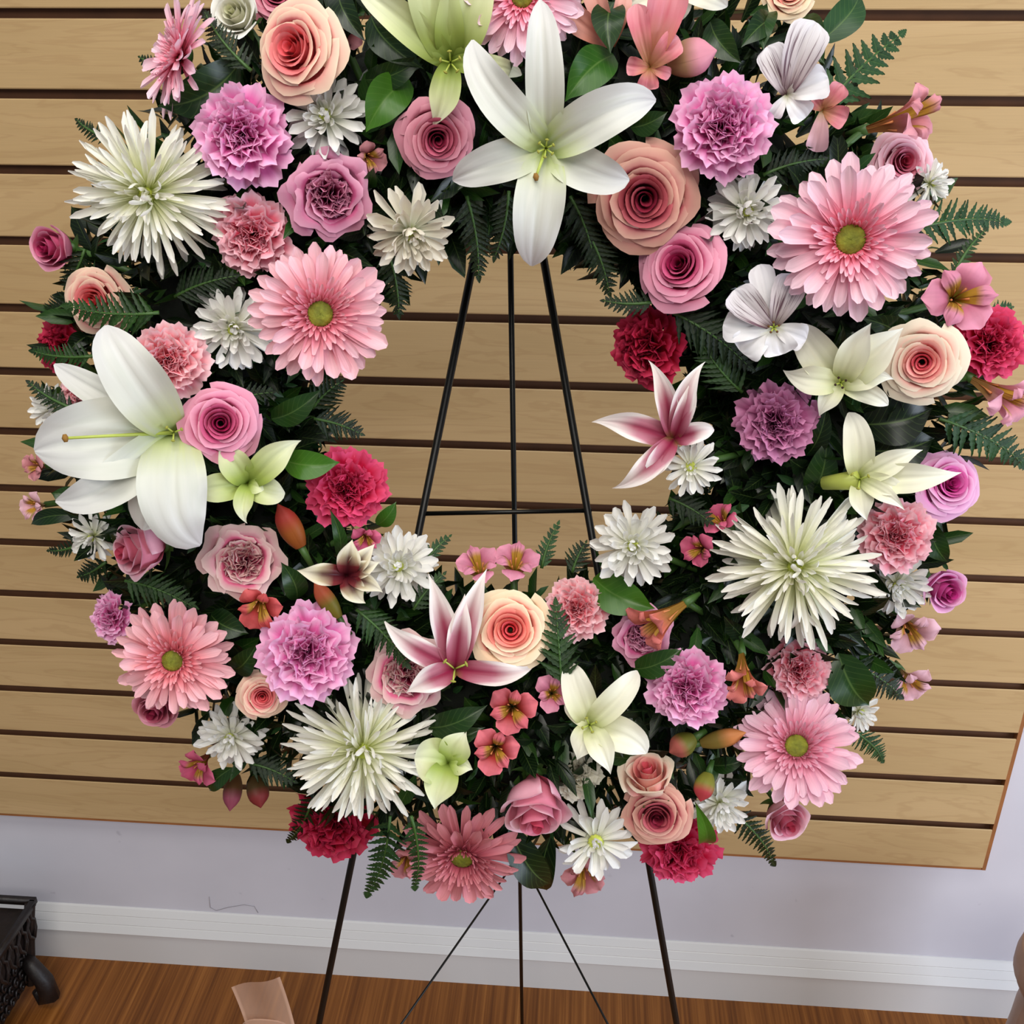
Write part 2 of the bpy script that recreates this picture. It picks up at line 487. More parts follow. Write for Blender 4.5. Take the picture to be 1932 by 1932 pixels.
# ------------------------------------------------------------------ flower builders (unit radius, facing +Z)
_mesh = {}
def cached(key, fn):
    if key not in _mesh: _mesh[key] = fn()
    return _mesh[key]
def Rz(a): return Matrix.Rotation(a, 4, 'Z')
def Ry(a): return Matrix.Rotation(a, 4, 'Y')
def Rx(a): return Matrix.Rotation(a, 4, 'X')
def Tr(x, y, z): return Matrix.Translation((x, y, z))
def Sc(s): return Matrix.Scale(s, 4)
STEM = plain('stem_green', (58, 92, 36), 0.5)
def strap(W, curl, cup, tipw=0.8, notch=0.0, groove=0.0, nu=4, nv=6, name='petal', mat=None, base_w=0.35, twist=0.0, ruf=0.0, seed=0):
    """flat petal along +X, length 1"""
    R = random.Random(seed)
    ph = R.uniform(0, 6)
    def fn(u, v):
        w = W * (base_w + (1 - base_w) * math.sin(math.pi * min(1, v * tipw) * 0.5) ** 1.2)
        if v > 0.82: w *= math.sqrt(max(0.0, 1 - ((v - 0.82) / 0.185) ** 2))
        a = curl * v
        x = (math.sin(a) / curl if abs(curl) > 1e-4 else v) - notch * (1 - abs(u)) * (v > 0.99)
        z = (1 - math.cos(a)) / curl if abs(curl) > 1e-4 else 0
        y = u * w
        z += cup * w * u * u + groove * W * math.cos(u * math.pi * 2) * 0.2 + ruf * v * math.sin(u * 5 + v * 7 + ph)
        ca, sa = math.cos(twist * v), math.sin(twist * v)
        return (x, y * ca, z + y * sa)
    return MB().grid(fn, nu, nv).mesh(name, mat)
def dome(name, mat, r, h, bumps=0.06, n=16, seed=1):
    def fn(u, v):
        a = u * math.pi; b = v * math.pi / 2
        k = 1 + bumps * math.sin(a * 13 + v * 40) * math.cos(v * 23 + a * 3)
        return (r * math.cos(b) * k * math.cos(a), r * math.cos(b) * k * math.sin(a), h * math.sin(b) * k)
    return MB().grid(fn, n * 2, n // 2).mesh(name, mat)

def gerbera(root, c, rng):
    base, mid, tip, key = c
    pm = petal_mat('gerbera_' + key, [(0, base), (0.35, mid), (0.8, tip), (1, tuple(min(255, x + 10) for x in tip))], stripe=0.16, freq=7, trans=0.22)
    im = petal_mat('gerbera_in_' + key, [(0, base), (0.5, mid), (1, tip)], stripe=0.1)
    mesh = [cached(('gb', key, i), lambda i=i: strap(0.098 + 0.010 * i, [-0.25, -0.05, -0.4, 0.18][i], [0.25, 0.35, 0.1, 0.5][i], notch=0.0, groove=0.35, nu=6, nv=10, mat=pm, base_w=0.5, twist=[0.1, -0.15, 0.2, 0][i], seed=i)) for i in range(4)]
    for layer, (n, L, t, z) in enumerate(((27, 0.98, 0.08, -0.05), (24, 0.86, 0.22, 0.03))):
        for i in range(n):
            a = 2 * math.pi * (i + 0.5 * layer) / n + rng.uniform(-.05, .05)
            l = L * rng.uniform(0.9, 1.04)
            obj('petal', mesh[rng.randrange(4)], root, Rz(a) @ Tr(0.10, 0, z) @ Ry(-t + rng.uniform(-.10, .10)) @ Rx(rng.uniform(-.25, .25)) @ Matrix.Diagonal((l - 0.1, l * rng.uniform(.85, 1.1), l, 1)))
    def inner():
        mb = MB(); R = random.Random(5)
        for n, L, t, z, r0 in ((34, 0.34, 0.30, 0.06, 0.20), (30, 0.25, 0.65, 0.07, 0.19), (28, 0.16, 1.1, 0.08, 0.18)):
            for i in range(n):
                a = 2 * math.pi * i / n + R.uniform(-.1, .1)
                M = Rz(a) @ Tr(r0, 0, z) @ Ry(-t + R.uniform(-.3, .2)) @ Sc(L * R.uniform(.8, 1.2))
                mb.grid(lambda u, v: (v, u * 0.15 * (1 - v ** 3 * 0.6), 0.1 * v * v + 0.1 * u * u), 2, 3, M)
        return mb.mesh('inner_petals', im)
    o = obj('inner_petals', cached(('gbi', key), inner), root); o['kind'] = 'stuff'
    cm = plain('gerbera_eye', (118, 122, 30), 0.8, noise_amt=0.35, scale=9, bump=0.8)
    obj('center', cached('gbc', lambda: dome('center', cm, 0.185, 0.085, 0.08)), root, Tr(0, 0, 0.04))
    obj('bract', cached('gbb', lambda: dome('bract', STEM, 0.28, 0.2, 0.02)), root, Tr(0, 0, -0.02) @ Rx(math.pi))

def spider(root, c, rng, n=185):
    pm = petal_mat('spider_mum', [(0, (206, 214, 110)), (0.35, (236, 238, 196)), (0.7, (250, 249, 236)), (1, (252, 250, 244))], stripe=0.10, freq=3, trans=0.25)
    specs = [(-0.9, 0.9), (-0.45, 1.2), (0.35, 1.3), (0.9, 0.8), (-1.5, 1.0), (0.1, 1.0)]
    mesh = [cached(('sp', i), lambda i=i: strap(0.047, specs[i][0], specs[i][1], base_w=0.55, nu=4, nv=9, mat=pm, twist=0.5 * math.sin(i * 2.1), seed=i)) for i in range(6)]
    for i in range(n):
        f = i / (n - 1.0)
        pol = math.radians(8 + 100 * f ** 0.7)           # 0 = straight at the viewer
        a = i * 2.39996 + rng.uniform(-.15, .15)
        L = (0.50 + 0.50 * f ** 0.6) * rng.uniform(0.86, 1.08)
        k = rng.choice((2, 5, 3, 5, 1)) if f < 0.35 else rng.choice((0, 1, 2, 4, 5, 5, 1))
        obj('petal', mesh[k], root, Rz(a) @ Tr(0.04, 0, 0.02 - 0.1 * f) @ Ry(-(math.pi / 2 - pol)) @ Rx(rng.uniform(-.5, .5)) @ Matrix.Diagonal((L, L * rng.uniform(.9, 1.25), L, 1)))
    cm = plain('mum_eye', (190, 200, 84), 0.7, noise_amt=0.2, scale=8)
    obj('center', cached('spc', lambda: dome('center', cm, 0.12, 0.14, 0.1)), root, Tr(0, 0, 0.02))

def mum(root, c, rng, open_=False):
    shade_tint = c == 'cream'  # 'cream' is white petals with shade painted into their colour
    pm = petal_mat('white_mum' + ('_shade' if shade_tint else ''), [(0, (214, 220, 150)), (0.25, (240, 240, 222)), (0.6, (247, 246, 240) if not shade_tint else (238, 232, 214)), (1, (250, 250, 248) if not shade_tint else (246, 240, 226))], stripe=0.09, freq=4, trans=0.25)
    mesh = [cached(('mu', shade_tint, i), lambda i=i: strap(0.118 + .014 * (i % 2), [-0.5, 0.25, 0.8, 1.4][i], 0.9, base_w=0.35, nu=4, nv=6, mat=pm, twist=0.2 * (i - 1.5), seed=i)) for i in range(4)]
    if open_: layers = ((17, 1.0, 0.0, 0), (14, 0.84, 0.28, 1), (10, 0.5, 0.75, 2), (7, 0.3, 1.1, 3))
    else: layers = ((17, 1.0, -0.12, 0), (16, 0.95, 0.10, 1), (15, 0.86, 0.34, 1), (13, 0.74, 0.60, 2), (11, 0.58, 0.86, 2), (8, 0.42, 1.1, 3))
    small = root.matrix_basis.to_scale()[0] < 0.0215
    for li, (n, L, t, k) in enumerate(layers):
        if small: n = int(n * 0.7)
        for i in range(n):
            a = 2 * math.pi * (i + 0.37 * li) / n + rng.uniform(-.12, .12)
            l = L * rng.uniform(0.86, 1.06)
            obj('petal', mesh[k if rng.random() < .7 else rng.randrange(4)], root, Rz(a) @ Tr(0.03, 0, -0.08 + 0.05 * li) @ Ry(-t + rng.uniform(-.16, .16)) @ Rx(rng.uniform(-.35, .35)) @ Matrix.Diagonal((l, l * rng.uniform(.85, 1.2), l, 1)))
    cm = plain('mum_eye', (190, 200, 84), 0.7, noise_amt=0.2, scale=8)
    r = 0.17 if open_ else 0.13
    obj('center', cached(('muc', open_), lambda: dome('center', cm, r, r * 0.8, 0.15)), root, Tr(0, 0, 0.06 if open_ else 0.22))
    obj('calyx', cached('mucal', lambda: dome('calyx', STEM, 0.24, 0.3, 0.02)), root, Tr(0, 0, -0.02) @ Rx(math.pi))

def fan(half, L, amp, k, mat, seed, serr=0.05, nu=16, nv=7):
    R = random.Random(seed); p1, p2, p3 = R.uniform(0, 6), R.uniform(0, 6), R.uniform(0, 6)
    def fn(u, v):
        a = u * half * (0.35 + 0.65 * v)
        rad = L * v * (1 - 0.10 * u * u) 
        if v > 0.8: rad += L * serr * math.sin(u * 31 + p3) * (v - 0.8) * 5 * 0.8
        z = amp * v * v * (math.sin(k * u * 3.1 + p1) + 0.45 * math.sin(k * u * 6.7 + p2)) + 0.10 * v * v
        rad -= 0.06 * L * v * v * math.cos(k * u * 3.1 + p1)
        return (rad * math.cos(a), rad * math.sin(a), z)
    return MB().grid(fn, nu, nv).mesh('petal', mat)
def carnation(root, c, rng):
    inner, mid, edge, key = c
    m1 = petal_mat('carn_' + key, [(0, inner), (0.55, mid), (1, mid)], edge=edge, edge_w=0.86, stripe=0.12, freq=10, trans=0.2)
    m2 = petal_mat('carn_in_' + key, [(0, inner), (0.6, inner), (1, mid)], edge=edge, edge_w=0.97, stripe=0.12, freq=10, trans=0.15)
    fo = [cached(('cf', key, i), lambda i=i: fan(0.58, 1.0, 0.07, 2.0, m1, i)) for i in range(3)]
    fm = [cached(('cm', key, i), lambda i=i: fan(0.75, 1.0, 0.13, 2.4, m1, i + 5)) for i in range(3)]
    fi = [cached(('ci', key, i), lambda i=i: fan(0.80, 1.0, 0.22, 2.8, m2, i + 9)) for i in range(3)]
    for li, (n, L, t, ms, z) in enumerate(((8, 1.0, 0.02, fo, -0.05), (7, 0.92, 0.30, fo, 0.0), (7, 0.82, 0.58, fm, 0.0), (7, 0.72, 0.88, fi, 0.0), (6, 0.66, 1.15, fi, 0.0), (5, 0.62, 1.4, fi, 0.0))):
        for i in range(n):
            a = 2 * math.pi * (i + 0.45 * li) / n + rng.uniform(-.15, .15)
            l = L * rng.uniform(.9, 1.06)
            obj('petal', ms[rng.randrange(3)], root, Rz(a) @ Tr(0.0, 0, z) @ Ry(-t + rng.uniform(-.1, .1)) @ Rx(rng.uniform(-.3, .3)) @ Sc(l))
    obj('calyx', cached('cac', lambda: MB().tube([(0, 0, -0.75), (0, 0, -0.45), (0, 0, -0.05)], [0.1, 0.2, 0.24], 10).mesh('calyx', STEM)), root)

def rose(root, c, rng, kind='rose'):
    inner, mid, outer, edge, key = c
    mats = [petal_mat('rose_%s_%d' % (key, i), [(0, inner), (0.6, col), (1, col)], edge=(edge if kind == 'ruffled' else e), edge_w=0.93, stripe=0.06, freq=3, trans=0.14, rough=0.6)
            for i, (col, e) in enumerate(((inner, inner), (tuple((inner[k] + mid[k]) / 2 for k in range(3)), mid), (mid, edge), (outer, edge)))]
    n = {'rose': 26, 'bud': 15, 'ruffled': 28}[kind]
    wave = {'rose': 0.022, 'bud': 0.012, 'ruffled': 0.075}[kind]
    for i in range(n):
        f = i / (n - 1.0)
        if kind == 'ruffled' and f < 0.6: continue
        r = (0.05 + 0.80 * f ** 1.05) * (1 + 0.05 * math.sin(i * 4.7))
        if kind == 'bud': r *= 0.82
        hgt = 0.96 - 0.46 * f ** 2.2 + 0.03 * math.sin(i * 2.9) if kind != 'bud' else 1.45 - 0.35 * f ** 2
        if kind == 'ruffled': hgt = 0.86 - 0.30 * f ** 2 + 0.05 * math.sin(i * 2.9)
        roll = (0.035 + 0.25 * f ** 1.2) * (0.6 if kind == 'bud' else 1)
        half = math.radians(118 - 62 * f ** 0.7)
        mat = mats[0 if f < .2 else 1 if f < .45 else 2 if f < .8 else 3]
        seed = i * 7
        def build(r=r, hgt=hgt, roll=roll, half=half, mat=mat, f=f, seed=seed):
            R = random.Random(seed); p1 = R.uniform(0, 6); p2 = R.uniform(0, 6)
            def fn(u, v):
                a = u * half
                rr = r * (1 + 0.10 * u)
                bulge = math.sin(min(1.0, v * 1.25) * math.pi / 2) ** 0.7
                rad = 0.06 + (rr - 0.04) * (0.25 + 0.75 * bulge) * min(1, 0.15 + v * 3) 
                z = hgt * (v ** 0.85) * (1 - 0.16 * abs(u) ** 2.5)
                if v > 0.72:
                    q = (v - 0.72) / 0.28
                    rad += roll * q * q * (1 - 0.35 * u * u)
                    z -= roll * 0.75 * q * q
                    if f > .5: rad += 0.08 * q * max(0, 1 - abs(u) * 2.2); z -= 0.03 * q * max(0, 1 - abs(u) * 2.2)
                rad += wave * v ** 3 * math.sin(u * (7 if wave > .05 else 5) + p1) * (0.3 + f)
                z += wave * 0.5 * v ** 2 * math.sin(u * 8 + p2)
                return (rad * math.cos(a), rad * math.sin(a), z - 0.25)
            return MB().grid(fn, 12, 9).mesh('petal', mat)
        obj('petal', cached(('ro', kind, key, i), build), root, Rz(i * 2.39996 + rng.uniform(-.1, .1)))
    if kind == 'ruffled':
        m2 = petal_mat('rose_frill_' + key, [(0, inner), (0.6, inner), (0.9, mid), (1, edge)], edge=edge, edge_w=0.95, stripe=0.1, freq=6, trans=0.14)
        fr = [cached(('rf', key, i), lambda i=i: fan(0.80, 1.0, 0.19, 2.0, m2, i + 30, serr=0.0)) for i in range(3)]
        for li, (nn, L, t) in enumerate(((7, 0.86, 0.86), (6, 0.80, 1.08), (6, 0.76, 1.26), (4, 0.74, 1.45))):
            for i in range(nn):
                obj('petal', fr[rng.randrange(3)], root, Rz(2 * math.pi * (i + .4 * li) / nn + rng.uniform(-.15, .15)) @ Tr(0, 0, -0.28) @ Ry(-t + rng.uniform(-.06, .06)) @ Rx(rng.uniform(-.3, .3)) @ Sc(L * rng.uniform(.94, 1.05)))
    def cal():
        mb = MB()
        for k in range(5):
            mb.grid(lambda u, v: (0.12 + 0.6 * v, u * 0.16 * (1 - v) ** 0.7, -0.3 + 0.22 * v * v), 2, 5, Rz(k * 1.2566))
        mb.tube([(0, 0, -0.5), (0, 0, -0.2)], [0.12, 0.2], 10)
        return mb.mesh('calyx', STEM)
    obj('calyx', cached('rocal', cal), root)

def trumpet(root, c, rng, side=False):
    base, mid, tip, key = c
    m1 = petal_mat('alst_' + key, [(0, base), (0.25, base), (0.5, mid), (0.85, tip), (1, tip)], edge=tuple(min(255, x + 22) for x in tip), edge_w=0.9, stripe=0.14, freq=5, trans=0.25)
    m2 = petal_mat('alst_in_' + key, [(0, base), (0.3, (200, 160, 50)), (0.55, (196, 150, 60)), (0.75, tip), (1, tip)], stripe=0.1, freq=6, trans=0.25, vein=(90, 20, 20), vein_amt=0.8)
    def build(m, W, reach, hh, seed):
        R = random.Random(seed); p1 = R.uniform(0, 6)
        def fn(u, v):
            w = W * (0.22 + 0.78 * math.sin(min(1.0, v * 1.15) * math.pi / 2) ** 1.5)
            if v > 0.85: w *= math.sqrt(max(0, 1 - ((v - .85) / .155) ** 2)) * .9 + .1 * (1 - u * u)
            x = 0.05 + reach * (0.25 * v + 0.75 * v * v); z = hh * math.sin(v * math.pi * 0.62)
            return (x + 0.05 * (1 - abs(u)) * (v > .99), u * w * 0.5, z - 0.3 * w * u * u * (1 - v) + 0.05 * v * math.sin(u * 4 + p1))
        return MB().grid(fn, 6, 8).mesh('petal', m)
    if side:
        big = [cached(('alx', key, i), lambda i=i: build(m1, 0.62, 0.56 + .12 * i, 1.35, i)) for i in range(2)]
        sm = cached(('alsx', key), lambda: build(m2, 0.36, 0.42, 1.45, 4))
    else:
        big = [cached(('al', key, i), lambda i=i: build(m1, 0.84, 0.74, 0.95, i)) for i in range(2)]
        sm = cached(('als', key), lambda: build(m2, 0.44, 0.60, 1.05, 4))
    for i in range(3):
        obj('petal', big[i % 2], root, Rz(i * 2.094 + 0.5) @ Tr(0, 0, -0.35) @ Sc(rng.uniform(.92, 1.05)))
        obj('petal', sm, root, Rz(i * 2.094 + 1.55 + rng.uniform(-.1, .1)) @ Tr(0, 0, -0.32) @ Sc(rng.uniform(.92, 1.08)))
    def stam():
        mb = MB()
        for k in range(5):
            a = k * 1.25; mb.tube([(0, 0, -0.3), (0.12 * math.cos(a), 0.12 * math.sin(a), 0.2), (0.2 * math.cos(a), 0.2 * math.sin(a), 0.45)], [0.015, 0.013, 0.03], 5)
        return mb.mesh('stamens', plain('stamen_pink', (196, 120, 70), 0.6))
    obj('stamens', cached('alst_st', stam), root)
    obj('tube', cached('alst_tube', lambda: MB().tube([(0, 0, -0.8), (0, 0, -0.5), (0, 0, -0.25)], [0.05, 0.1, 0.12], 8).mesh('tube', STEM)), root)

# ---- flowers whose petals are laid one by one: lilies and side-on alstroemerias
def ribbon_petal(d, W, lift, tipz, bow, cup, shape, ruf, mat, rng, z0=-0.12):
    L = math.hypot(*d); ux, uy = d[0] / L, d[1] / L
    px_, py_ = -uy, ux
    P = [Vector((0, 0, z0 * L)), Vector((ux * .12 * L, uy * .12 * L, (lift * 0.75) * L)), Vector((ux * .68 * L + px_ * bow * L, uy * .68 * L + py_ * bow * L, lift * 1.25 * L)), Vector((d[0], d[1], tipz * L))]
    ph = rng.uniform(0, 6); rib = 0.16
    def B(t): return P[0] * (1 - t) ** 3 + P[1] * 3 * t * (1 - t) ** 2 + P[2] * 3 * t * t * (1 - t) + P[3] * t ** 3
    def dB(t): return (P[1] - P[0]) * 3 * (1 - t) ** 2 + (P[2] - P[1]) * 6 * t * (1 - t) + (P[3] - P[2]) * 3 * t * t
    def fn(u, v):
        c = B(v); T = dB(v)
        t2 = Vector((T.x, T.y, 0))
        if t2.length < 1e-4 * L or t2.dot(Vector((ux, uy, 0))) < 0.05 * t2.length: t2 = Vector((ux, uy, 0))
        t2.normalize(); S = Vector((-t2.y, t2.x, 0)); N = S.cross(T.normalized()); N = -N if N.z < 0 else N
        if shape == 'lily': w = (0.30 + 0.70 * math.sin(math.pi * min(1, v * 0.92 + 0.04)) ** 0.9) * (1 if v < .8 else math.sqrt(max(0, 1 - ((v - .8) / .202) ** 2.2)))
        elif shape == 'pointed': w = (0.28 + 0.72 * math.sin(math.pi * (v * 0.96 + 0.02)) ** 0.8) * (1 if v < .55 else max(0, 1 - ((v - .55) / .455) ** 1.6))
        else: w = (0.22 + 0.78 * math.sin(min(1, v * 1.15) * math.pi / 2) ** 1.5) * (1 if v < .84 else math.sqrt(max(0, 1 - ((v - .84) / .162) ** 2)))
        w *= W * (0.5 if shape != 'spoon' else 0.42)
        if shape == 'spoon' and v > .7: w *= 1 + 0.05 * math.sin(u * 9 + ph)
        rs = rib * w * (math.exp(-(u / 0.16) ** 2) + 0.35 * math.exp(-((abs(u) - 0.5) / 0.12) ** 2))
        z = cup * w * u * u - rs + ruf * w * abs(u) ** 3 * math.sin(v * 10 + ph + (u > 0) * 2) - 0.10 * L * max(0, v - 0.75) ** 2 * 8 * (shape == 'lily')
        return c + S * (u * w) + Vector((0, 0, 1)) * z
    return MB().grid(fn, 14, 20).mesh('petal', mat)
LMAT = {
 'white': dict(vein=(204, 208, 196), vein_amt=0.5, stops=[(0, (156, 180, 70)), (0.2, (206, 216, 158)), (0.45, (222, 224, 212)), (1, (228, 228, 228))]),
 'greenwhite': dict(stops=[(0, (90, 112, 10)), (0.3, (172, 190, 96)), (0.65, (222, 228, 178)), (1, (240, 242, 218))]),
 'ivory': dict(stops=[(0, (170, 180, 70)), (0.3, (232, 234, 190)), (0.6, (246, 245, 222)), (1, (250, 249, 238))]),
 'stargazer': dict(stops=[(0, (150, 130, 50)), (0.2, (176, 80, 104)), (0.55, (220, 160, 176)), (0.85, (246, 234, 230)), (1, (250, 246, 236))], spots=(146, 30, 66), edge=(250, 242, 238), edge_w=0.62),
 'stargazer_dark': dict(stops=[(0, (70, 14, 26)), (0.35, (120, 40, 44)), (0.65, (232, 222, 180)), (1, (246, 242, 214))], spots=(70, 12, 24), edge=(244, 238, 214), edge_w=0.7),
 'speckled': dict(stops=[(0, (110, 60, 70)), (0.35, (214, 200, 200)), (1, (240, 238, 244))], vein=(84, 34, 60), vein_amt=1.0, freq=20, stripe=0.14),
 'plainwhite': dict(stops=[(0, (190, 190, 150)), (0.4, (238, 236, 236)), (1, (244, 243, 248))]),
 'coral': dict(stops=[(0, (150, 104, 44)), (0.35, (206, 120, 80)), (0.7, (220, 112, 112)), (1, (232, 140, 140))], vein=(150, 50, 50), vein_amt=0.5),
 'dustypink': dict(stops=[(0, (180, 140, 70)), (0.35, (206, 140, 110)), (0.7, (222, 130, 140)), (1, (236, 160, 170))], vein=(196, 80, 100), vein_amt=0.4),
 'palepink': dict(stops=[(0, (190, 170, 110)), (0.4, (230, 180, 185)), (1, (240, 196, 208))]),
 'magenta': dict(stops=[(0, (120, 110, 30)), (0.4, (200, 90, 110)), (1, (226, 120, 160))], vein=(140, 20, 60), vein_amt=0.6),
 'salmon': dict(stops=[(0, (150, 80, 50)), (0.5, (214, 140, 120)), (1, (238, 180, 170))]),
}
def lmat(k, **ov):
    d = dict(stripe=0.08, freq=5, trans=0.18, rough=0.45); d.update(LMAT[k]); d.update(ov)
    st = d.pop('stops')
    return petal_mat('ribbon_' + k, st, **d)
def laid(name, cat, group, label, cx, cy, petals, mat, dn=0.0, stamen=None, rng=None, pistil=None, tubeto=None):
    """petals: (tip x, tip y, width, lift, tip height, bow, cup, shape, [material])"""
    P, u, v = place(cx, cy, dn)
    x, y, z = basis(cx, cy)
    s = depth(P) / F
    M = Matrix((x, y, z)).transposed().to_4x4()
    root = empty(name, Matrix.Translation(P) @ M @ Matrix.Scale(s, 4))
    tag(root, label, cat, group)
    rng = rng or random.Random(int(cx * 7 + cy))
    for q in petals:
        tx, ty, W, lift, tipz, bow, cup, shape = q[:8]
        mk = q[8] if len(q) > 8 else mat
        # perspective: the tip's height over the centre is folded back so it lands where it should
        zt = tipz * math.hypot(tx - cx, ty - cy) * s
        k = (depth(P) - zt) / depth(P)
        me = ribbon_petal(((tx - cx) * k, -(ty - cy) * k), W, lift, tipz, bow, cup, shape, 0.22, lmat(mk), rng)
        obj('petal', me, root)
    if stamen:
        n, L, acol = stamen
        fil = plain('filament_green', (176, 190, 84), 0.5); ant = plain('anther_' + acol, {'brown': (96, 60, 20), 'green': (150, 150, 60), 'dark': (50, 24, 14)}[acol], 0.8)
        for k in range(n):
            a = k * 2 * math.pi / n + 0.4
            e = Vector((math.cos(a) * L * .38, math.sin(a) * L * .38, L * 0.95))
            st = obj('stamen', MB().tube([(0, 0, -0.1 * L), (e.x * .3, e.y * .3, L * .5), e], 1.6, 6).mesh('stamen', fil), root)
            d = Vector((-e.y, e.x, 0)).normalized() * L * 0.09
            obj('anther', MB().tube([e - d, e, e + d], [1.2, 2.8, 1.2], 6).mesh('anther', ant), st)
    if pistil:
        tx, ty, zz = pistil
        e = Vector((tx - cx, -(ty - cy), zz))
        ps = obj('pistil', MB().tube([(0, 0, 0), (e.x * .5, e.y * .5, zz * .7), e], [4, 3, 2.6], 8).mesh('pistil', plain('filament_green', (176, 190, 84), 0.5)), root)
        obj('stigma', MB().tube([e + Vector((-1, 7, 0)), e, e + Vector((1, -7, 0))], [3, 6, 3], 8).mesh('stigma', plain('stigma_brown', (140, 100, 36), 0.8)), ps)
    if tubeto:
        tx, ty, r0, r1 = tubeto
        obj('tube', MB().tube([(0, 0, 0), ((tx - cx) * .5, -(ty - cy) * .5, -12), (tx - cx, -(ty - cy), -28)], [r0, (r0 + r1) / 2, r1], 10).mesh('tube', plain('tube_green', (168, 178, 80), 0.5)), root)
    return root
def bud(label, bx, by, tx, ty, W, cols, dn=0.0, group='closed flower buds in the wreath'):
    """closed bud from base pixel to tip pixel"""
    P, u, v = place((bx + tx) / 2, (by + ty) / 2, dn)
    x, y, z = basis((bx + tx) / 2, (by + ty) / 2); s = depth(P) / F
    d = (x * (tx - bx) - y * (ty - by)); L = d.length * s; d.normalize()
    f = (d + z * 0.25).normalized()
    root = empty('flower_bud', frame(P - f * L * 0.5, f, 0, L)); tag(root, label, 'bud', group)
    key = 'bud_%d_%d_%d' % cols[1]
    m = petal_mat(key, [(0, cols[0]), (0.4, cols[0]), (0.7, cols[1]), (1, cols[1])], stripe=0.15, freq=3, trans=0.1)
    w = W / math.hypot(tx - bx, ty - by) * 0.5
    for k in range(3):
        def fn(uu, vv, k=k):
            a = uu * 1.35
            r = w * (0.25 + 0.75 * math.sin(math.pi * (vv * 0.9 + 0.08)) ** 0.8) * (1 if vv < .7 else 1 - ((vv - .7) / .3) ** 2 * .9) * (1 + 0.08 * math.cos(uu * 3) + 0.05 * uu)
            return (r * math.cos(a), r * math.sin(a), vv)
        obj('petal', MB().grid(fn, 8, 10).mesh('petal', m), root, Rz(k * 2.094 + 0.3))
    obj('stem', MB().tube([(0, 0, -0.5), (0, 0, 0.06)], [w * .25, w * .4], 8).mesh('stem', STEM), root)
    return root

BUILD = {'gerbera': (gerbera, 'gerbera_daisy', 'gerbera', 0.05, 'gerbera daisies in the wreath'),
         'spider': (spider, 'spider_chrysanthemum', 'chrysanthemum', 0.45, 'large spidery white chrysanthemums'),
         'mum': (mum, 'daisy_chrysanthemum', 'chrysanthemum', 0.35, 'small white daisy chrysanthemums'),
         'openmum': (lambda r, c, g_: mum(r, c, g_, True), 'daisy_chrysanthemum', 'chrysanthemum', 0.2, 'small white daisy chrysanthemums'),
         'carnation': (carnation, 'carnation', 'carnation', 0.35, 'ruffled carnations in the wreath'),
         'rose': (rose, 'rose', 'rose', 0.45, 'roses in the wreath'),
         'bud': (lambda r, c, g_: rose(r, c, g_, 'bud'), 'rose', 'rose', 0.6, 'roses in the wreath'),
         'ruffled': (lambda r, c, g_: rose(r, c, g_, 'ruffled'), 'garden_rose', 'rose', 0.45, 'ruffled mauve garden roses'),
         'alside': (lambda r, c, g_: trumpet(r, c, g_, True), 'alstroemeria', 'alstroemeria', 0.35, 'alstroemeria blooms in the wreath'),
         'alstro': (trumpet, 'alstroemeria', 'alstroemeria', 0.25, 'alstroemeria blooms in the wreath')}
core_pts = []
def flower(kind, px, py, r, c, label, face=None, dn=0.0, spin=None, stem=True):
    fn, name, cat, hc, group = BUILD[kind]
    P, u, v = place(px, py, dn)
    f = facing(px, py, u, v, face)
    R = r * depth(P) / F
    rng = random.Random(int(px * 13 + py * 7))
    o = P - f * (hc * R * 0.8)
    root = empty(name, frame(o, f, rng.uniform(0, 6.28) if spin is None else spin, R))
    tag(root, label, cat, group)
    fn(root, c, rng)
    if stem:
        rho = max(math.hypot(u, v), 1e-4)
        core = WC + (WU * u + WV * v) * (RHO0 / rho) + WN * 0.045
        inv = root.matrix_basis.inverted()
        a = inv @ (o - f * 0.35 * R); b = inv @ core
        if (a - b).length > 0.1:
            obj('stem', MB().tube([a, (a + b) / 2 + Vector((0, 0, -0.1)), b], 0.0024 / R, 7).mesh('stem', STEM), root)
    return root

# ------------------------------------------------------------------ colours (base/inner, mid, outer/tip ...)
GP = ((240, 96, 120), (254, 164, 188), (255, 212, 226), 'pink')
GC = ((206, 84, 100), (240, 144, 162), (253, 198, 208), 'coral')
GD = ((216, 92, 108), (244, 144, 154), (252, 190, 198), 'rosy')
GM = ((200, 90, 112), (242, 156, 182), (254, 206, 224), 'mauvepink')
GR = ((170, 60, 78), (206, 104, 118), (226, 146, 154), 'deep_shade')  # darker tones paint in the shade on the downturned bottom gerbera
CL = ((198, 52, 134), (242, 124, 192), (254, 196, 232), 'lavender')
CD = ((140, 52, 104), (190, 100, 150), (218, 146, 188), 'dusk')
CP = ((230, 70, 104), (248, 124, 146), (255, 204, 216), 'pink')
CS = ((244, 100, 120), (254, 146, 158), (255, 210, 216), 'salmon')
CH = ((150, 4, 40), (214, 24, 74), (240, 84, 130), 'hot')
CR = ((110, 2, 22), (170, 8, 40), (206, 50, 88), 'red')
CC = ((200, 190, 160), (226, 220, 198), (240, 236, 220), 'cream')
RP = ((236, 102, 108), (240, 138, 138), (240, 168, 158), (250, 222, 196), 'peach')
RC = ((246, 108, 112), (248, 158, 140), (250, 214, 176), (252, 234, 200), 'creampeach')
RB = ((240, 110, 124), (250, 186, 172), (250, 226, 204), (248, 238, 216), 'blush')
RK = ((168, 34, 84), (212, 98, 138), (228, 136, 166), (240, 170, 194), 'pink')
RL = ((150, 40, 70), (206, 106, 130), (220, 134, 156), (234, 164, 180), 'rosepink')
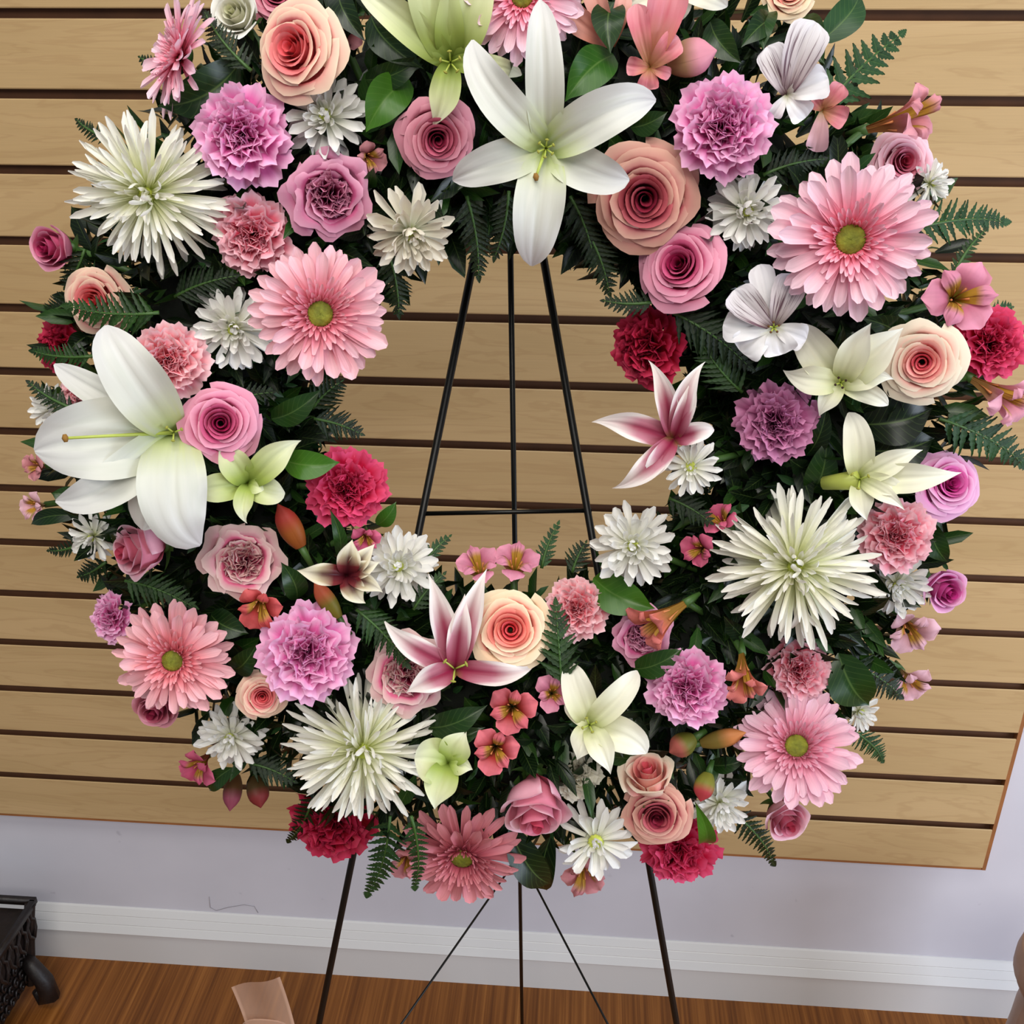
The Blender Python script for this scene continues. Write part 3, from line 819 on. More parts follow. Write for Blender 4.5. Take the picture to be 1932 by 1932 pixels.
RD = ((140, 34, 58), (196, 96, 104), (218, 140, 134), (234, 186, 166), 'dusty')
RM = ((110, 10, 54), (186, 80, 124), (196, 110, 144), (232, 168, 194), 'mauve')
RN = ((160, 30, 70), (216, 100, 134), (214, 150, 160), (238, 206, 200), 'mauvecream')
RV = ((200, 54, 140), (222, 108, 176), (228, 146, 200), (238, 186, 220), 'lilac')
RS = ((196, 70, 96), (226, 140, 162), (240, 176, 194), (248, 208, 220), 'softpink')
RW = ((226, 226, 190), (240, 238, 222), (244, 244, 236), (250, 250, 246), 'white')
AO = ((150, 110, 40), (214, 116, 96), (228, 128, 122), 'orangecoral')
AQ = ((176, 120, 70), (214, 130, 138), (232, 156, 168), 'dusty')
AW = ((196, 150, 90), (236, 150, 170), (244, 172, 192), 'rosy')
AC = ((84, 50, 8), (176, 56, 52), (228, 112, 124), 'coral')
AP = ((176, 160, 60), (212, 120, 150), (232, 150, 178), 'pink')
AD = ((150, 90, 70), (190, 110, 118), (212, 140, 146), 'dusky')
AL = ((196, 170, 130), (226, 168, 180), (236, 186, 200), 'pale')
AM = ((130, 50, 40), (196, 70, 110), (224, 104, 140), 'magenta')
AR = ((140, 80, 20), (176, 50, 50), (214, 90, 90), 'red')

# gerberas
flower('gerbera', 1605, 452, 158, GP, 'largest light pink gerbera daisy with yellow-green eye, upper right of the wreath', (0.02, -0.05), 0.045)
flower('gerbera', 604, 592, 138, GC, 'rosy pink gerbera daisy with olive eye beside the upper left of the hole', (0.05, 0.05), 0.035)
flower('gerbera', 326, 1246, 116, GD, 'salmon pink gerbera daisy with small green eye on the lower left edge', (-0.30, 0.25), 0.02)
flower('gerbera', 1503, 1408, 122, GM, 'pink gerbera daisy with pale tips on the lower right below the spidery chrysanthemum', (0.0, -0.22), 0.02)
flower('gerbera', 872, 1618, 124, GR, 'shaded rosy gerbera daisy tilted down at the very bottom of the wreath', (-0.10, 0.72), 0.004)
flower('gerbera', 985, -8, 124, GP, 'pink gerbera daisy cut by the top of the frame above the white lily', (0, -0.1), 0.02)
flower('gerbera', 332, 104, 116, GP, 'pink gerbera daisy seen edge-on at the upper left rim', (-0.86, -0.42), 0.01)
# spidery chrysanthemums
flower('spider', 262, 368, 158, None, 'spidery white chrysanthemum on the upper left rim with curled petals at its lower right', (-0.28, 0.05), 0.03)
flower('spider', 1500, 1072, 168, None, 'biggest spidery cream white chrysanthemum, on the right side of the wreath', (0.0, 0.05), 0.035)
flower('spider', 683, 1432, 156, None, 'spidery cream white chrysanthemum at the lower left above a red carnation', (0.0, 0.30), 0.025)
# small white chrysanthemums
flower('mum', 612, 215, 88, 'white', 'small white chrysanthemum tucked under the tall peach rose at top left')
flower('mum', 778, 448, 90, 'cream', 'shaded white chrysanthemum above the hole, beside the rosy gerbera', (0.2, 0.45))  # shade above the hole is put into the cream petals
flower('mum', 440, 622, 88, 'white', 'small white chrysanthemum between the rosy gerbera and the round pink carnation', (-.05, .1))
flower('mum', 1412, 398, 82, 'white', 'small white chrysanthemum left of the largest gerbera')
flower('openmum', 1303, 882, 62, 'white', 'open white daisy under the striped pink lily at the right of the hole', (0, .1), 0.01)
flower('mum', 1193, 1030, 86, 'white', 'white chrysanthemum on the lower right corner of the hole', (-.05, .05), 0.02)
flower('mum', 752, 1068, 80, 'white', 'white chrysanthemum on the lower left corner of the hole', (0, -.1), -0.005)
flower('mum', 432, 1394, 70, 'white', 'small white chrysanthemum at the lower left rim beside the spidery one', (-.2, .3))
flower('openmum', 1124, 1592, 84, 'white', 'loose white daisy hanging at the bottom of the wreath beside the soft pink rose', (0, .4), 0.01)
flower('mum', 1362, 1525, 66, 'white', 'small white chrysanthemum at the bottom right above the red carnation', (.25, .6))
flower('mum', 1695, 1108, 74, 'white', 'white chrysanthemum on the right rim under the pink carnation', (.3, .4), -0.015)
flower('mum', 1765, 345, 50, 'white', 'little white chrysanthemum peeping out right of the largest gerbera', (.75, -.1), -0.01)
flower('mum', 92, 768, 52, 'white', 'white chrysanthemum peeping out left of the big left lily', (-.7, 0), -0.015)
flower('mum', 168, 1018, 56, 'white', 'white chrysanthemum under the big left lily at the left rim', (-.5, .4), -0.01)
flower('mum', 1628, 1345, 44, 'white', 'little white chrysanthemum behind the lower right gerbera', (.7, .3), -0.02)
# carnations
flower('carnation', 452, 252, 98, CL, 'lavender pink carnation at the upper left beside the spidery chrysanthemum', None, 0.01)
flower('carnation', 1368, 238, 100, CL, 'lavender pink carnation at the upper right below the green leaves', None, 0.015)
flower('carnation', 1465, 797, 80, CD, 'dusky mauve carnation on the right above the biggest spidery chrysanthemum', (0, .1))
flower('carnation', 580, 1232, 96, CL, 'bright lavender pink carnation at the lower left beside the salmon gerbera', (-.05, .1), 0.015)
flower('carnation', 1296, 1300, 80, CL, 'lavender pink carnation at the lower right between ivory lily and gerbera', (-.1, .15), 0.01)
flower('carnation', 205, 1165, 50, CL, 'small lavender carnation on the left rim above the salmon gerbera', (-.75, .1), -0.01)
flower('carnation', 474, 442, 82, CP, 'coral pink carnation between the rosy gerbera and the spidery chrysanthemum', None, -0.005)
flower('carnation', 316, 680, 76, CS, 'round salmon pink carnation beside the upturned petal of the big left lily', (-.05, .0), 0.02)
flower('carnation', 1690, 1010, 72, CP, 'coral pink carnation on the right rim beside the biggest spidery chrysanthemum', (.1, 0))
flower('carnation', 1088, 1148, 64, CS, 'salmon pink carnation below the hole next to the cream peach rose', (0, 0))
flower('carnation', 1508, 1264, 62, CP, 'coral pink carnation just above the lower right gerbera', (.1, .2), -0.01)
flower('carnation', 150, 742, 42, CS, 'small salmon carnation behind the big left lily', (-.4, 0), -0.02)
flower('carnation', 657, 922, 80, CH, 'hot pink carnation on the left of the hole', (.1, .05), 0.0)
flower('carnation', 1215, 655, 84, CR, 'crimson carnation seen from the side on the right of the hole', (-.62, .15), -0.02)
flower('carnation', 1283, 1612, 78, CH, 'hot pink carnation hanging at the bottom right above the easel leg', (.05, .66), -0.01)
flower('carnation', 625, 1562, 86, CR, 'crimson carnation under the lower left spidery chrysanthemum', (-.15, .72), -0.03)
flower('carnation', 1872, 648, 76, CH, 'hot magenta carnation on the far right rim of the wreath', (.45, .05), -0.01)
flower('carnation', 112, 652, 58, CR, 'crimson carnation on the far left rim of the wreath', (-.7, 0), -0.03)
flower('carnation', 1085, 1462, 52, CC, 'cream carnation behind the lower ivory lily', (.1, .2), -0.02)
# roses
flower('rose', 554, 92, 86, RP, 'tall peach rose with cream edges at the top left', (-.50, -.22), 0.02)
flower('rose', 826, 262, 70, RL, 'rose pink rose left of the large white lily at the top', (.05, .2), 0.0)
flower('ruffled', 622, 372, 74, RM, 'ruffled mauve rose above the rosy gerbera', (0, .1), 0.0)
flower('rose', 1216, 375, 96, RD, 'dusty peach rose right of the large white lily', (.05, .1), 0.0)
flower('rose', 1282, 500, 78, RK, 'pink rose just under the dusty peach rose', (-.25, -.2), 0.0)
flower('rose', 1740, 684, 74, RB, 'blush rose with cream outer petals on the right rim beside the small ivory lily', (0, .05), 0.01)
flower('rose', 416, 798, 70, RK, 'pink rose on the tip of the big left lily', (0, 0), 0.02)
flower('bud', 266, 1036, 68, RS, 'soft pink rose lying sideways under the big left lily', (-.88, .15), 0.0)
flower('ruffled', 456, 1060, 68, RN, 'ruffled mauve rose with cream edge at the lower left under the green-white lily', (-.1, .05), 0.0)
flower('rose', 963, 1188, 76, RC, 'cream and peach rose below the hole beside the striped lily', (0, 0), 0.015)
flower('ruffled', 764, 1275, 68, RN, 'ruffled mauve rose partly covered by the striped lily below the hole', (-.05, .15), -0.005)
flower('ruffled', 1212, 1205, 52, RM, 'small ruffled mauve rose lower right of the hole', (.1, .35), -0.005)
flower('rose', 495, 1314, 44, RP, 'small peach rose under the bright lavender carnation at lower left', (0, .2), 0.0)
flower('bud', 1010, 1514, 84, RS, 'soft pink rosebud pointing down near the bottom', (.04, .88), 0.005)
flower('bud', 1224, 1468, 62, RB, 'blush rosebud lying upside down above the small dusty rose', (-.1, -.6), 0.0)
flower('rose', 1240, 1540, 62, RD, 'small dusty peach rose near the bottom right above the hot pink carnation', (0, .45), 0.01)
flower('bud', 104, 468, 54, RK, 'pink rosebud on the left rim beside the spidery chrysanthemum', (-.72, 0), -0.01)
flower('rose', 178, 568, 62, RP, 'peach rose on the left rim under the spidery chrysanthemum', (-.5, .1), -0.015)
flower('rose', 1705, 305, 56, RS, 'soft pink rose behind the top of the largest gerbera', (.4, -.1), -0.015)
flower('rose', 1792, 912, 62, RV, 'lilac pink rose on the right rim beside the narrow ivory lily', (.5, -.05), -0.005)
flower('bud', 1778, 1112, 52, RV, 'lilac pink rosebud on the lower right rim', (.55, .3), -0.01)
flower('bud', 1480, 1540, 54, RS, 'soft pink rosebud hanging under the lower right gerbera', (.35, .65), -0.015)
flower('bud', 298, 1328, 54, RL, 'rose pink rosebud hanging under the salmon gerbera', (-.3, .65), -0.015)
flower('rose', 520, -12, 52, RL, 'rose pink rose cut by the top of the frame behind the tall peach rose', (0, -.3), -0.01)
flower('bud', 447, 30, 56, RW, 'white rosebud at the top left above the lavender carnation', (-.35, -.35), 0.0)
flower('rose', 1490, -16, 46, RC, 'cream rose cut by the top of the frame above the purple-streaked bloom', (.1, -.3), 0.0)

# lilies and other flowers laid petal by petal
LG = 'lilies in the wreath'
def lily(label, cx, cy, petals, mat, **k): return laid('lily', 'lily', LG, label, cx, cy, petals, mat, **k)
lily('large open white lily at the top of the wreath above the hole', 1030, 280, [
    (1004, 498, 96, .30, .02, 0.0, .25, 'lily'), (1234, 196, 88, .42, .05, .16, .35, 'lily'), (893, 92, 76, .40, .10, .20, .3, 'lily'),
    (852, 338, 76, .22, -.05, -.06, .3, 'lily'), (1016, 26, 70, .34, .15, -.03, .3, 'lily'), (1190, 336, 80, .22, .16, -.14, .45, 'lily')],
    'white', dn=0.035, stamen=(6, 40, 'green'), pistil=(1012, 330, 42))
lily('white lily with green throat cut by the top of the frame', 850, 118, [
    (680, -8, 62, .25, .1, -.06, .4, 'lily'), (800, -95, 90, .25, .1, .05, .4, 'lily'), (905, -75, 96, .25, .1, -.05, .4, 'lily'),
    (985, 140, 40, .25, .0, .12, .3, 'lily'), (812, 232, 58, .30, .05, .1, .4, 'pointed')], 'greenwhite', dn=0.005, stamen=(5, 50, 'green'))
lily('largest white lily, sprawling over the left side of the wreath', 328, 816, [
    (86, 850, 150, .20, .0, -.05, .2, 'lily'), (214, 618, 104, .50, .25, .10, .3, 'lily'), (372, 1032, 124, .42, .15, -.30, -.2, 'lily'),
    (118, 942, 84, .20, -.02, .22, .35, 'lily'), (124, 692, 62, .12, -.05, .04, .3, 'lily'), (268, 1000, 100, .10, -.02, .0, .25, 'lily')],
    'white', dn=0.02, pistil=(146, 826, 70), stamen=(3, 40, 'green'))
lily('small green-white lily left of the hole, beside the hot pink carnation', 468, 912, [
    (418, 832, 56, .5, .25, .05, .5, 'pointed'), (567, 830, 56, .5, .25, .12, .4, 'pointed'), (348, 926, 54, .3, .1, .04, .35, 'pointed'),
    (466, 988, 36, .45, .2, -.28, .4, 'pointed'), (536, 930, 54, .35, .2, -.16, .4, 'lily'), (500, 925, 30, .5, .4, 0, .4, 'pointed')], 'greenwhite', dn=0.01)
lily('striped pink and white lily with narrow petals reaching into the hole from the right', 1272, 828, [
    (1222, 680, 40, .4, .15, -.14, .6, 'pointed'), (1328, 684, 40, .45, .2, .16, .6, 'pointed'), (1306, 706, 34, .5, .3, -.1, .6, 'pointed'),
    (1116, 796, 52, .2, .05, -.12, .3, 'pointed'), (1156, 922, 46, .3, .0, .18, .35, 'pointed'), (1208, 914, 40, .35, .05, .05, .4, 'pointed'), (1346, 812, 40, .4, .1, .1, .4, 'lily')],
    'stargazer', dn=0.015)
lily('small ivory lily with dark middle left of the blush rose', 1586, 722, [
    (1636, 612, 56, .45, .2, .06, .45, 'pointed'), (1692, 622, 74, .30, .1, .02, .3, 'pointed'), (1480, 698, 54, .40, .0, .16, .3, 'pointed'),
    (1680, 716, 46, .35, .05, .18, .3, 'pointed'), (1550, 786, 40, .35, .05, -.1, .3, 'pointed'), (1508, 610, 70, .20, -.05, .1, .3, 'lily'), (1672, 764, 40, .1, -.1, .1, .2, 'lily')],
    'ivory', dn=0.01, stamen=(4, 26, 'dark'))
lily('narrow ivory lily seen from the side above the coral pink carnation on the right', 1622, 905, [
    (1600, 778, 56, .30, .1, -.16, .4, 'lily'), (1798, 892, 56, .25, .05, -.05, .35, 'pointed'), (1732, 850, 46, .35, .15, .08, .4, 'pointed'),
    (1636, 982, 44, .30, .1, -.08, .4, 'pointed'), (1702, 962, 32, .45, .25, .10, .4, 'pointed'), (1700, 925, 40, .4, .3, .05, .4, 'lily')],
    'ivory', dn=0.015, stamen=(3, 44, 'green'), tubeto=(1556, 912, 20, 13))
lily('half-open cream and maroon lily left of the lower left white chrysanthemum', 655, 1086, [
    (664, 1018, 44, .5, .3, .05, .5, 'pointed'), (562, 1076, 42, .35, .1, .06, .4, 'pointed'), (690, 1138, 44, .35, .2, -.22, .5, 'pointed'),
    (706, 1026, 34, .35, .1, .0, .4, 'pointed'), (716, 1060, 32, .4, .2, 0, .4, 'pointed'), (722, 1118, 34, .4, .2, .1, .4, 'pointed')], 'stargazer_dark', dn=0.01)
lily('striped pink and white lily with pointed petals at the bottom of the hole', 858, 1262, [
    (806, 1082, 48, .30, .25, -.04, .5, 'pointed'), (918, 1072, 50, .32, .25, .05, .5, 'pointed'), (722, 1168, 46, .30, .1, .16, .35, 'pointed'),
    (768, 1306, 50, .40, .2, -.05, .4, 'pointed'), (1012, 1252, 46, .22, -.1, -.22, .4, 'pointed'), (876, 1120, 44, .42, .4, .0, .5, 'pointed')], 'stargazer', dn=0.012, stamen=(3, 60, 'green'))
lily('ivory lily with long pointed petals at the bottom right of the wreath', 1112, 1368, [
    (1078, 1250, 60, .30, .1, .06, .3, 'lily'), (1204, 1266, 52, .45, .2, -.10, .45, 'lily'), (1218, 1420, 66, .25, .0, .20, .25, 'lily'),
    (1150, 1458, 50, .40, .1, .08, .35, 'pointed'), (1088, 1432, 52, .25, .0, .0, .3, 'pointed'), (1066, 1330, 30, .2, -.05, 0, .3, 'lily')], 'ivory', dn=0.018, stamen=(4, 36, 'green'))
lily('half-open greenish lily at the bottom beside the spidery chrysanthemum', 846, 1440, [
    (880, 1382, 60, .45, .3, .1, .5, 'pointed'), (782, 1432, 84, .4, .3, -.05, .5, 'lily'), (822, 1524, 62, .45, .25, -.1, .4, 'pointed'),
    (892, 1452, 38, .4, .2, .1, .5, 'pointed')], 'greenwhite', dn=0.012)
lily('white lily petals hanging into view at the top, right of the gerbera', 1262, -48, [
    (1376, 6, 56, .2, .0, .05, .3, 'lily'), (1288, 32, 70, .25, .0, .0, .3, 'lily'), (1180, 8, 50, .2, 0, 0, .3, 'lily'), (1300, -120, 60, .2, .1, 0, .3, 'lily')], 'ivory', dn=0.0)

AG = 'alstroemeria blooms in the wreath'
def al(label, cx, cy, petals, mat, **k): return laid('alstroemeria', 'alstroemeria', AG, label, cx, cy, petals, mat, **k)
al('white alstroemeria with brown-streaked petals under the largest gerbera', 1460, 618, [
    (1384, 548, 76, .35, .15, .05, .3, 'spoon', 'speckled'), (1428, 502, 56, .2, -.05, 0, .3, 'spoon', 'plainwhite'), (1492, 520, 76, .35, .15, -.02, .3, 'spoon', 'speckled'),
    (1366, 612, 72, .25, .0, .05, .25, 'spoon', 'plainwhite'), (1402, 664, 78, .25, .05, -.05, .2, 'spoon', 'plainwhite'), (1478, 668, 74, .25, .05, 0, .25, 'spoon', 'plainwhite'), (1520, 640, 60, .2, -.05, 0, .2, 'spoon', 'plainwhite')],
    'plainwhite', dn=0.015, stamen=(5, 26, 'brown'))
al('white alstroemeria with purple-streaked petals at the top right', 1484, 180, [
    (1524, 56, 92, .30, .10, .06, .3, 'spoon', 'speckled'), (1440, 96, 70, .25, .0, -.05, .3, 'spoon', 'speckled'), (1556, 150, 72, .25, .05, 0, .3, 'spoon', 'plainwhite'),
    (1462, 218, 34, .3, .1, 0, .3, 'spoon', 'plainwhite'), (1524, 218, 56, .25, .0, 0, .3, 'spoon', 'plainwhite')], 'plainwhite', dn=0.012)
al('dusty pink alstroemeria hanging at the top between gerbera and lavender carnation', 1226, 128, [
    (1256, -10, 86, .2, .1, -.04, .3, 'spoon'), (1196, 20, 48, .3, .15, .05, .3, 'spoon'), (1278, 78, 58, .4, .2, .05, .3, 'spoon'), (1182, 124, 42, .3, .1, 0, .4, 'spoon'),
    (1224, 166, 50, .3, .1, 0, .3, 'spoon'), (1266, 140, 30, .35, .1, 0, .4, 'spoon')], 'dustypink', dn=0.012)
al('dusty pink alstroemeria with upturned petals beside the top gerbera', 1156, 88, [
    (1068, 26, 60, .2, .1, .05, .4, 'spoon'), (1112, -10, 50, .2, .1, 0, .4, 'spoon'), (1176, 0, 40, .2, .0, 0, .4, 'spoon')], 'salmon', dn=-0.005)
al('pink alstroemeria tube hanging between the purple-streaked bloom and the right rim', 1552, 208, [
    (1584, 164, 44, .3, .2, 0, .4, 'spoon'), (1598, 224, 50, .3, .2, 0, .4, 'spoon'), (1546, 282, 48, .3, .0, .05, .4, 'spoon', 'palepink'), (1532, 188, 36, .3, .1, 0, .4, 'spoon')], 'dustypink', dn=0.005)
flower('alside', 1680, 232, 88, AQ, 'dusty pink alstroemeria trumpet pointing right at the top right rim', (.84, -.22), 0.0)
flower('alside', 1262, 1160, 76, AO, 'coral alstroemeria in side view, petals pointing left, beside the small ruffled rose', (-.72, .50), 0.012)
flower('alside', 1402, 1262, 66, AO, 'orange coral alstroemeria pointing down beside the lower right lavender carnation', (.02, .78), 0.015)
flower('alside', 1870, 735, 84, AW, 'large pink alstroemeria trumpet under the magenta carnation on the right rim', (.72, .44), 0.0)
flower('alstro', 1806, 562, 84, AP, 'pink alstroemeria with yellow throat on the right rim above the magenta carnation', (.25, -.1), 0.0)
flower('alstro', 966, 1336, 58, AC, 'coral alstroemeria with golden throat directly under the cream peach rose', (0, .15), 0.005)
flower('alstro', 1042, 1308, 46, AP, 'coral pink alstroemeria with yellow streaks left of the lower ivory lily', (.1, 0), 0.0)
flower('alstro', 935, 1412, 58, AC, 'coral alstroemeria with golden throat between greenish lily and soft pink rosebud', (0, .2), 0.008)
flower('alstro', 1362, 985, 46, AM, 'coral red alstroemeria upper left of the biggest spidery chrysanthemum', (-.3, -.5), -0.02)
flower('alstro', 1322, 1036, 44, AM, 'coral red alstroemeria right of the white chrysanthemum at the hole corner', (-.4, .1), -0.02)
flower('alstro', 905, 1076, 54, AP, 'pink alstroemeria at the bottom edge of the hole, left one of two', (-.1, -.6), -0.01)
flower('alstro', 972, 1070, 58, AP, 'pink alstroemeria at the bottom edge of the hole, right one of two', (.1, -.6), -0.01)
flower('alstro', 1712, 1180, 62, AL, 'pale pink alstroemeria on the lower right rim under the white chrysanthemum', (.3, .6), -0.02)
flower('alstro', 1712, 1282, 54, AL, 'pale pink alstroemeria hanging lowest on the right rim', (.35, .65), -0.03)
flower('alstro', 380, 1440, 50, AM, 'magenta alstroemeria on the lower left rim behind the small white chrysanthemum', (-.5, .6), -0.03)
flower('alstro', 490, 1138, 56, AR, 'red and yellow alstroemeria under the ruffled mauve rose with cream edge', (-.1, .5), 0.0)
flower('alstro', 72, 880, 34, AD, 'dusky pink alstroemeria on the left rim beside the big left lily', (-.7, 0), -0.03)
flower('alstro', 70, 954, 36, AL, 'pale pink alstroemeria on the left rim below the dusky one', (-.7, .1), -0.03)
flower('alstro', 694, 296, 42, AD, 'dusky salmon alstroemeria above the ruffled mauve rose', (.3, .2), -0.015)
flower('alstro', 1102, 1640, 58, AD, 'dusky pink alstroemeria behind the loose white daisy at the bottom', (0, .7), -0.035)
flower('alstro', 690, 1012, 38, AM, 'coral alstroemeria just under the hot pink carnation', (0, .5), -0.01)
flower('alstro', 645, 60, 46, AD, 'dusky alstroemeria right of the tall peach rose', (.2, 0), -0.02)
flower('alstro', 768, 1620, 44, AD, 'dusky pink alstroemeria left of the bottom gerbera', (-.1, .6), -0.04)

bud('dusty pink closed bud between the hanging alstroemeria and the lavender carnation', 1262, 120, 1352, 96, 66, ((170, 130, 96), (226, 150, 168)), 0.01)
bud('dark red closed bud under the small green-white lily', 568, 1032, 524, 950, 44, ((150, 80, 30), (160, 50, 40)), 0.0)
bud('green and red closed bud under the half-open maroon lily', 640, 1165, 592, 1096, 34, ((120, 110, 36), (190, 90, 60)), 0.0)
bud('small reddish bud above the blush rosebud', 1310, 1392, 1262, 1420, 44, ((110, 110, 40), (170, 90, 80)), 0.005)
bud('small red bud left of the bottom right white chrysanthemum', 1338, 1460, 1320, 1512, 38, ((130, 130, 50), (176, 60, 66)), 0.01)
bud('long orange bud left of the lower right gerbera', 1322, 1402, 1408, 1382, 34, ((130, 110, 50), (206, 130, 74)), 0.005)
bud('dark pink bud hanging at the lower left rim, left one of two', 442, 1462, 436, 1530, 34, ((90, 60, 30), (150, 70, 90)), -0.03)
bud('dark red bud hanging at the lower left rim, right one of two', 478, 1466, 494, 1524, 40, ((80, 60, 30), (140, 50, 50)), -0.03)

# ------------------------------------------------------------------ leaves
LF = 'broad glossy leaves in the wreath'
def leaf(label, bx, by, tx, ty, W, k=1, dn=0.0, bow=0.08, droop=0.15):
    P0, u, v = place(bx, by, dn - 0.012); P1, _, _ = place(tx, ty, dn)
    x, y, z = basis((bx + tx) / 2, (by + ty) / 2)
    s = depth(P1) / F; d = P1 - P0; L = d.length; d.normalize()
    S = d.cross(z).normalized(); N = S.cross(d).normalized()
    if N.dot(z) < 0: N = -N
    w0 = W * s * 0.5; rng = random.Random(int(bx + ty)); ph = rng.uniform(0, 6)
    def fn(uu, vv):
        w = w0 * math.sin(math.pi * min(1, vv ** 0.85 * 0.97 + 0.03)) ** 0.75 * (1 if vv < .7 else max(0.0, 1 - ((vv - .7) / .3) ** 2.2) ** .8)
        if vv < 0.03: w = 0.0006
        return d * (L * (vv - 0.5)) + S * (uu * w + bow * L * 4 * vv * (1 - vv)) + N * (0.30 * w * abs(uu) + droop * L * math.sin(vv * math.pi) + 0.05 * w0 * math.sin(vv * 9 + ph) * uu)
    o = obj('broad_leaf', MB().grid(fn, 8, 14).mesh('broad_leaf', GREENS[k]), None, Matrix.Translation((P0 + P1) / 2))
    tag(o, label, 'leaf', LF)
    return o
for a in [
 ('broad dark leaf between the edge-on gerbera and the lavender carnation', 452, 118, 296, 200, 84, 1, .01, -.12),
 ('broad leaf right of the small white chrysanthemum at top left', 772, 150, 690, 250, 76, 2, .0),
 ('dark leaf running to the throat of the top lily', 700, 30, 800, 130, 62, 1),
 ('dark leaf under the petal of the top lily', 690, 150, 800, 105, 50, 1),
 ('narrow dark leaf left of the top lily', 640, -20, 690, 80, 50, 0),
 ('bright leaf between the two upper petals of the large white lily', 1158, 104, 1066, 192, 76, 2, .01),
 ('dark leaf in front of the salmon petals at the top', 1158, 4, 1152, 102, 64, 1, .012),
 ('leaf above the lavender carnation at the top right, left one', 1340, 40, 1400, 120, 54, 1),
 ('leaf above the lavender carnation at the top right, right one', 1460, 40, 1398, 90, 50, 1),
 ('long bluish leaf crossing the top right rim', 1545, 80, 1622, -14, 62, 3, .0),
 ('dark rounded leaf right of the purple-streaked bloom', 1520, 30, 1556, 122, 66, 1, .01),
 ('leaf left of the purple-streaked bloom', 1455, 20, 1440, 96, 44, 1),
 ('leaf under the rosy gerbera pointing right', 512, 790, 606, 734, 50, 1, .0),
 ('bright oval leaf right of the green-white lily', 532, 866, 642, 872, 56, 2, .015),
 ('small bright leaf at the right of the hot pink carnation', 712, 990, 748, 946, 32, 2),
 ('narrow leaf under the hot pink carnation', 640, 1050, 622, 960, 26, 1, .01),
 ('broad leaf below the hole corner chrysanthemum', 1120, 1090, 1236, 1148, 74, 2, .0),
 ('dark leaf under the striped lily at the bottom', 806, 1372, 920, 1330, 54, 1, .0),
 ('dark leaf above the greenish lily', 820, 1392, 916, 1372, 40, 1, .0),
 ('dark broad leaf at the lower right rim', 1582, 1232, 1640, 1330, 84, 1, .0),
 ('dark leaf on the right rim beside the coral pink carnation', 1752, 984, 1790, 1062, 44, 1, -.01),
 ('thin dark leaf on the left rim under the pale alstroemeria', 148, 972, 58, 990, 30, 0, -.02),
 ('dark leaf on the left rim between the pale alstroemeria and the lily', 150, 950, 96, 930, 40, 1, -.02),
 ('dark leaf under the soft pink rosebud at the bottom', 960, 1560, 1040, 1668, 62, 0, .0),
 ('second dark leaf under the soft pink rosebud at the bottom', 1040, 1576, 1032, 1680, 48, 0, -.01),
 ('leaf right of the salmon gerbera, upper one', 398, 1160, 470, 1196, 56, 1),
 ('leaf right of the salmon gerbera, lower one', 440, 1262, 486, 1212, 48, 1),
 ('leaf between the ruffled rose with cream edge and the maroon lily', 560, 1130, 530, 1060, 46, 1),
 ('large dark leaf under the blush rose, upper one', 1622, 800, 1760, 770, 90, 0, -.01),
 ('large dark leaf under the blush rose, lower one', 1640, 850, 1764, 826, 80, 0, -.01),
 ('leaf above the greenish tube of the narrow lily', 1530, 930, 1560, 826, 60, 1, -.01),
 ('leaf right of the dusky mauve carnation', 1520, 860, 1560, 760, 44, 0, -.01),
 ('leaf between the large lily and the lavender carnation', 1190, 240, 1260, 210, 44, 1),
 ('leaf under the largest gerbera pointing left', 1700, 640, 1624, 600, 50, 0, -.01),
 ('leaf right of the small blush rosebud at the bottom', 1322, 1590, 1310, 1510, 34, 2, .01),
 ('narrow leaf under the long orange bud', 1340, 1442, 1408, 1432, 32, 1, .0),
 ('leaf under the ruffled rose at the lower right', 1196, 1262, 1290, 1222, 50, 1, .0),
 ('small leaf at the lower left rim under the white chrysanthemum', 440, 1448, 396, 1492, 36, 1, -.02),
 ('small leaf on the left rim beside the crimson carnation', 170, 632, 128, 668, 36, 0, -.02),
]: leaf(*a)

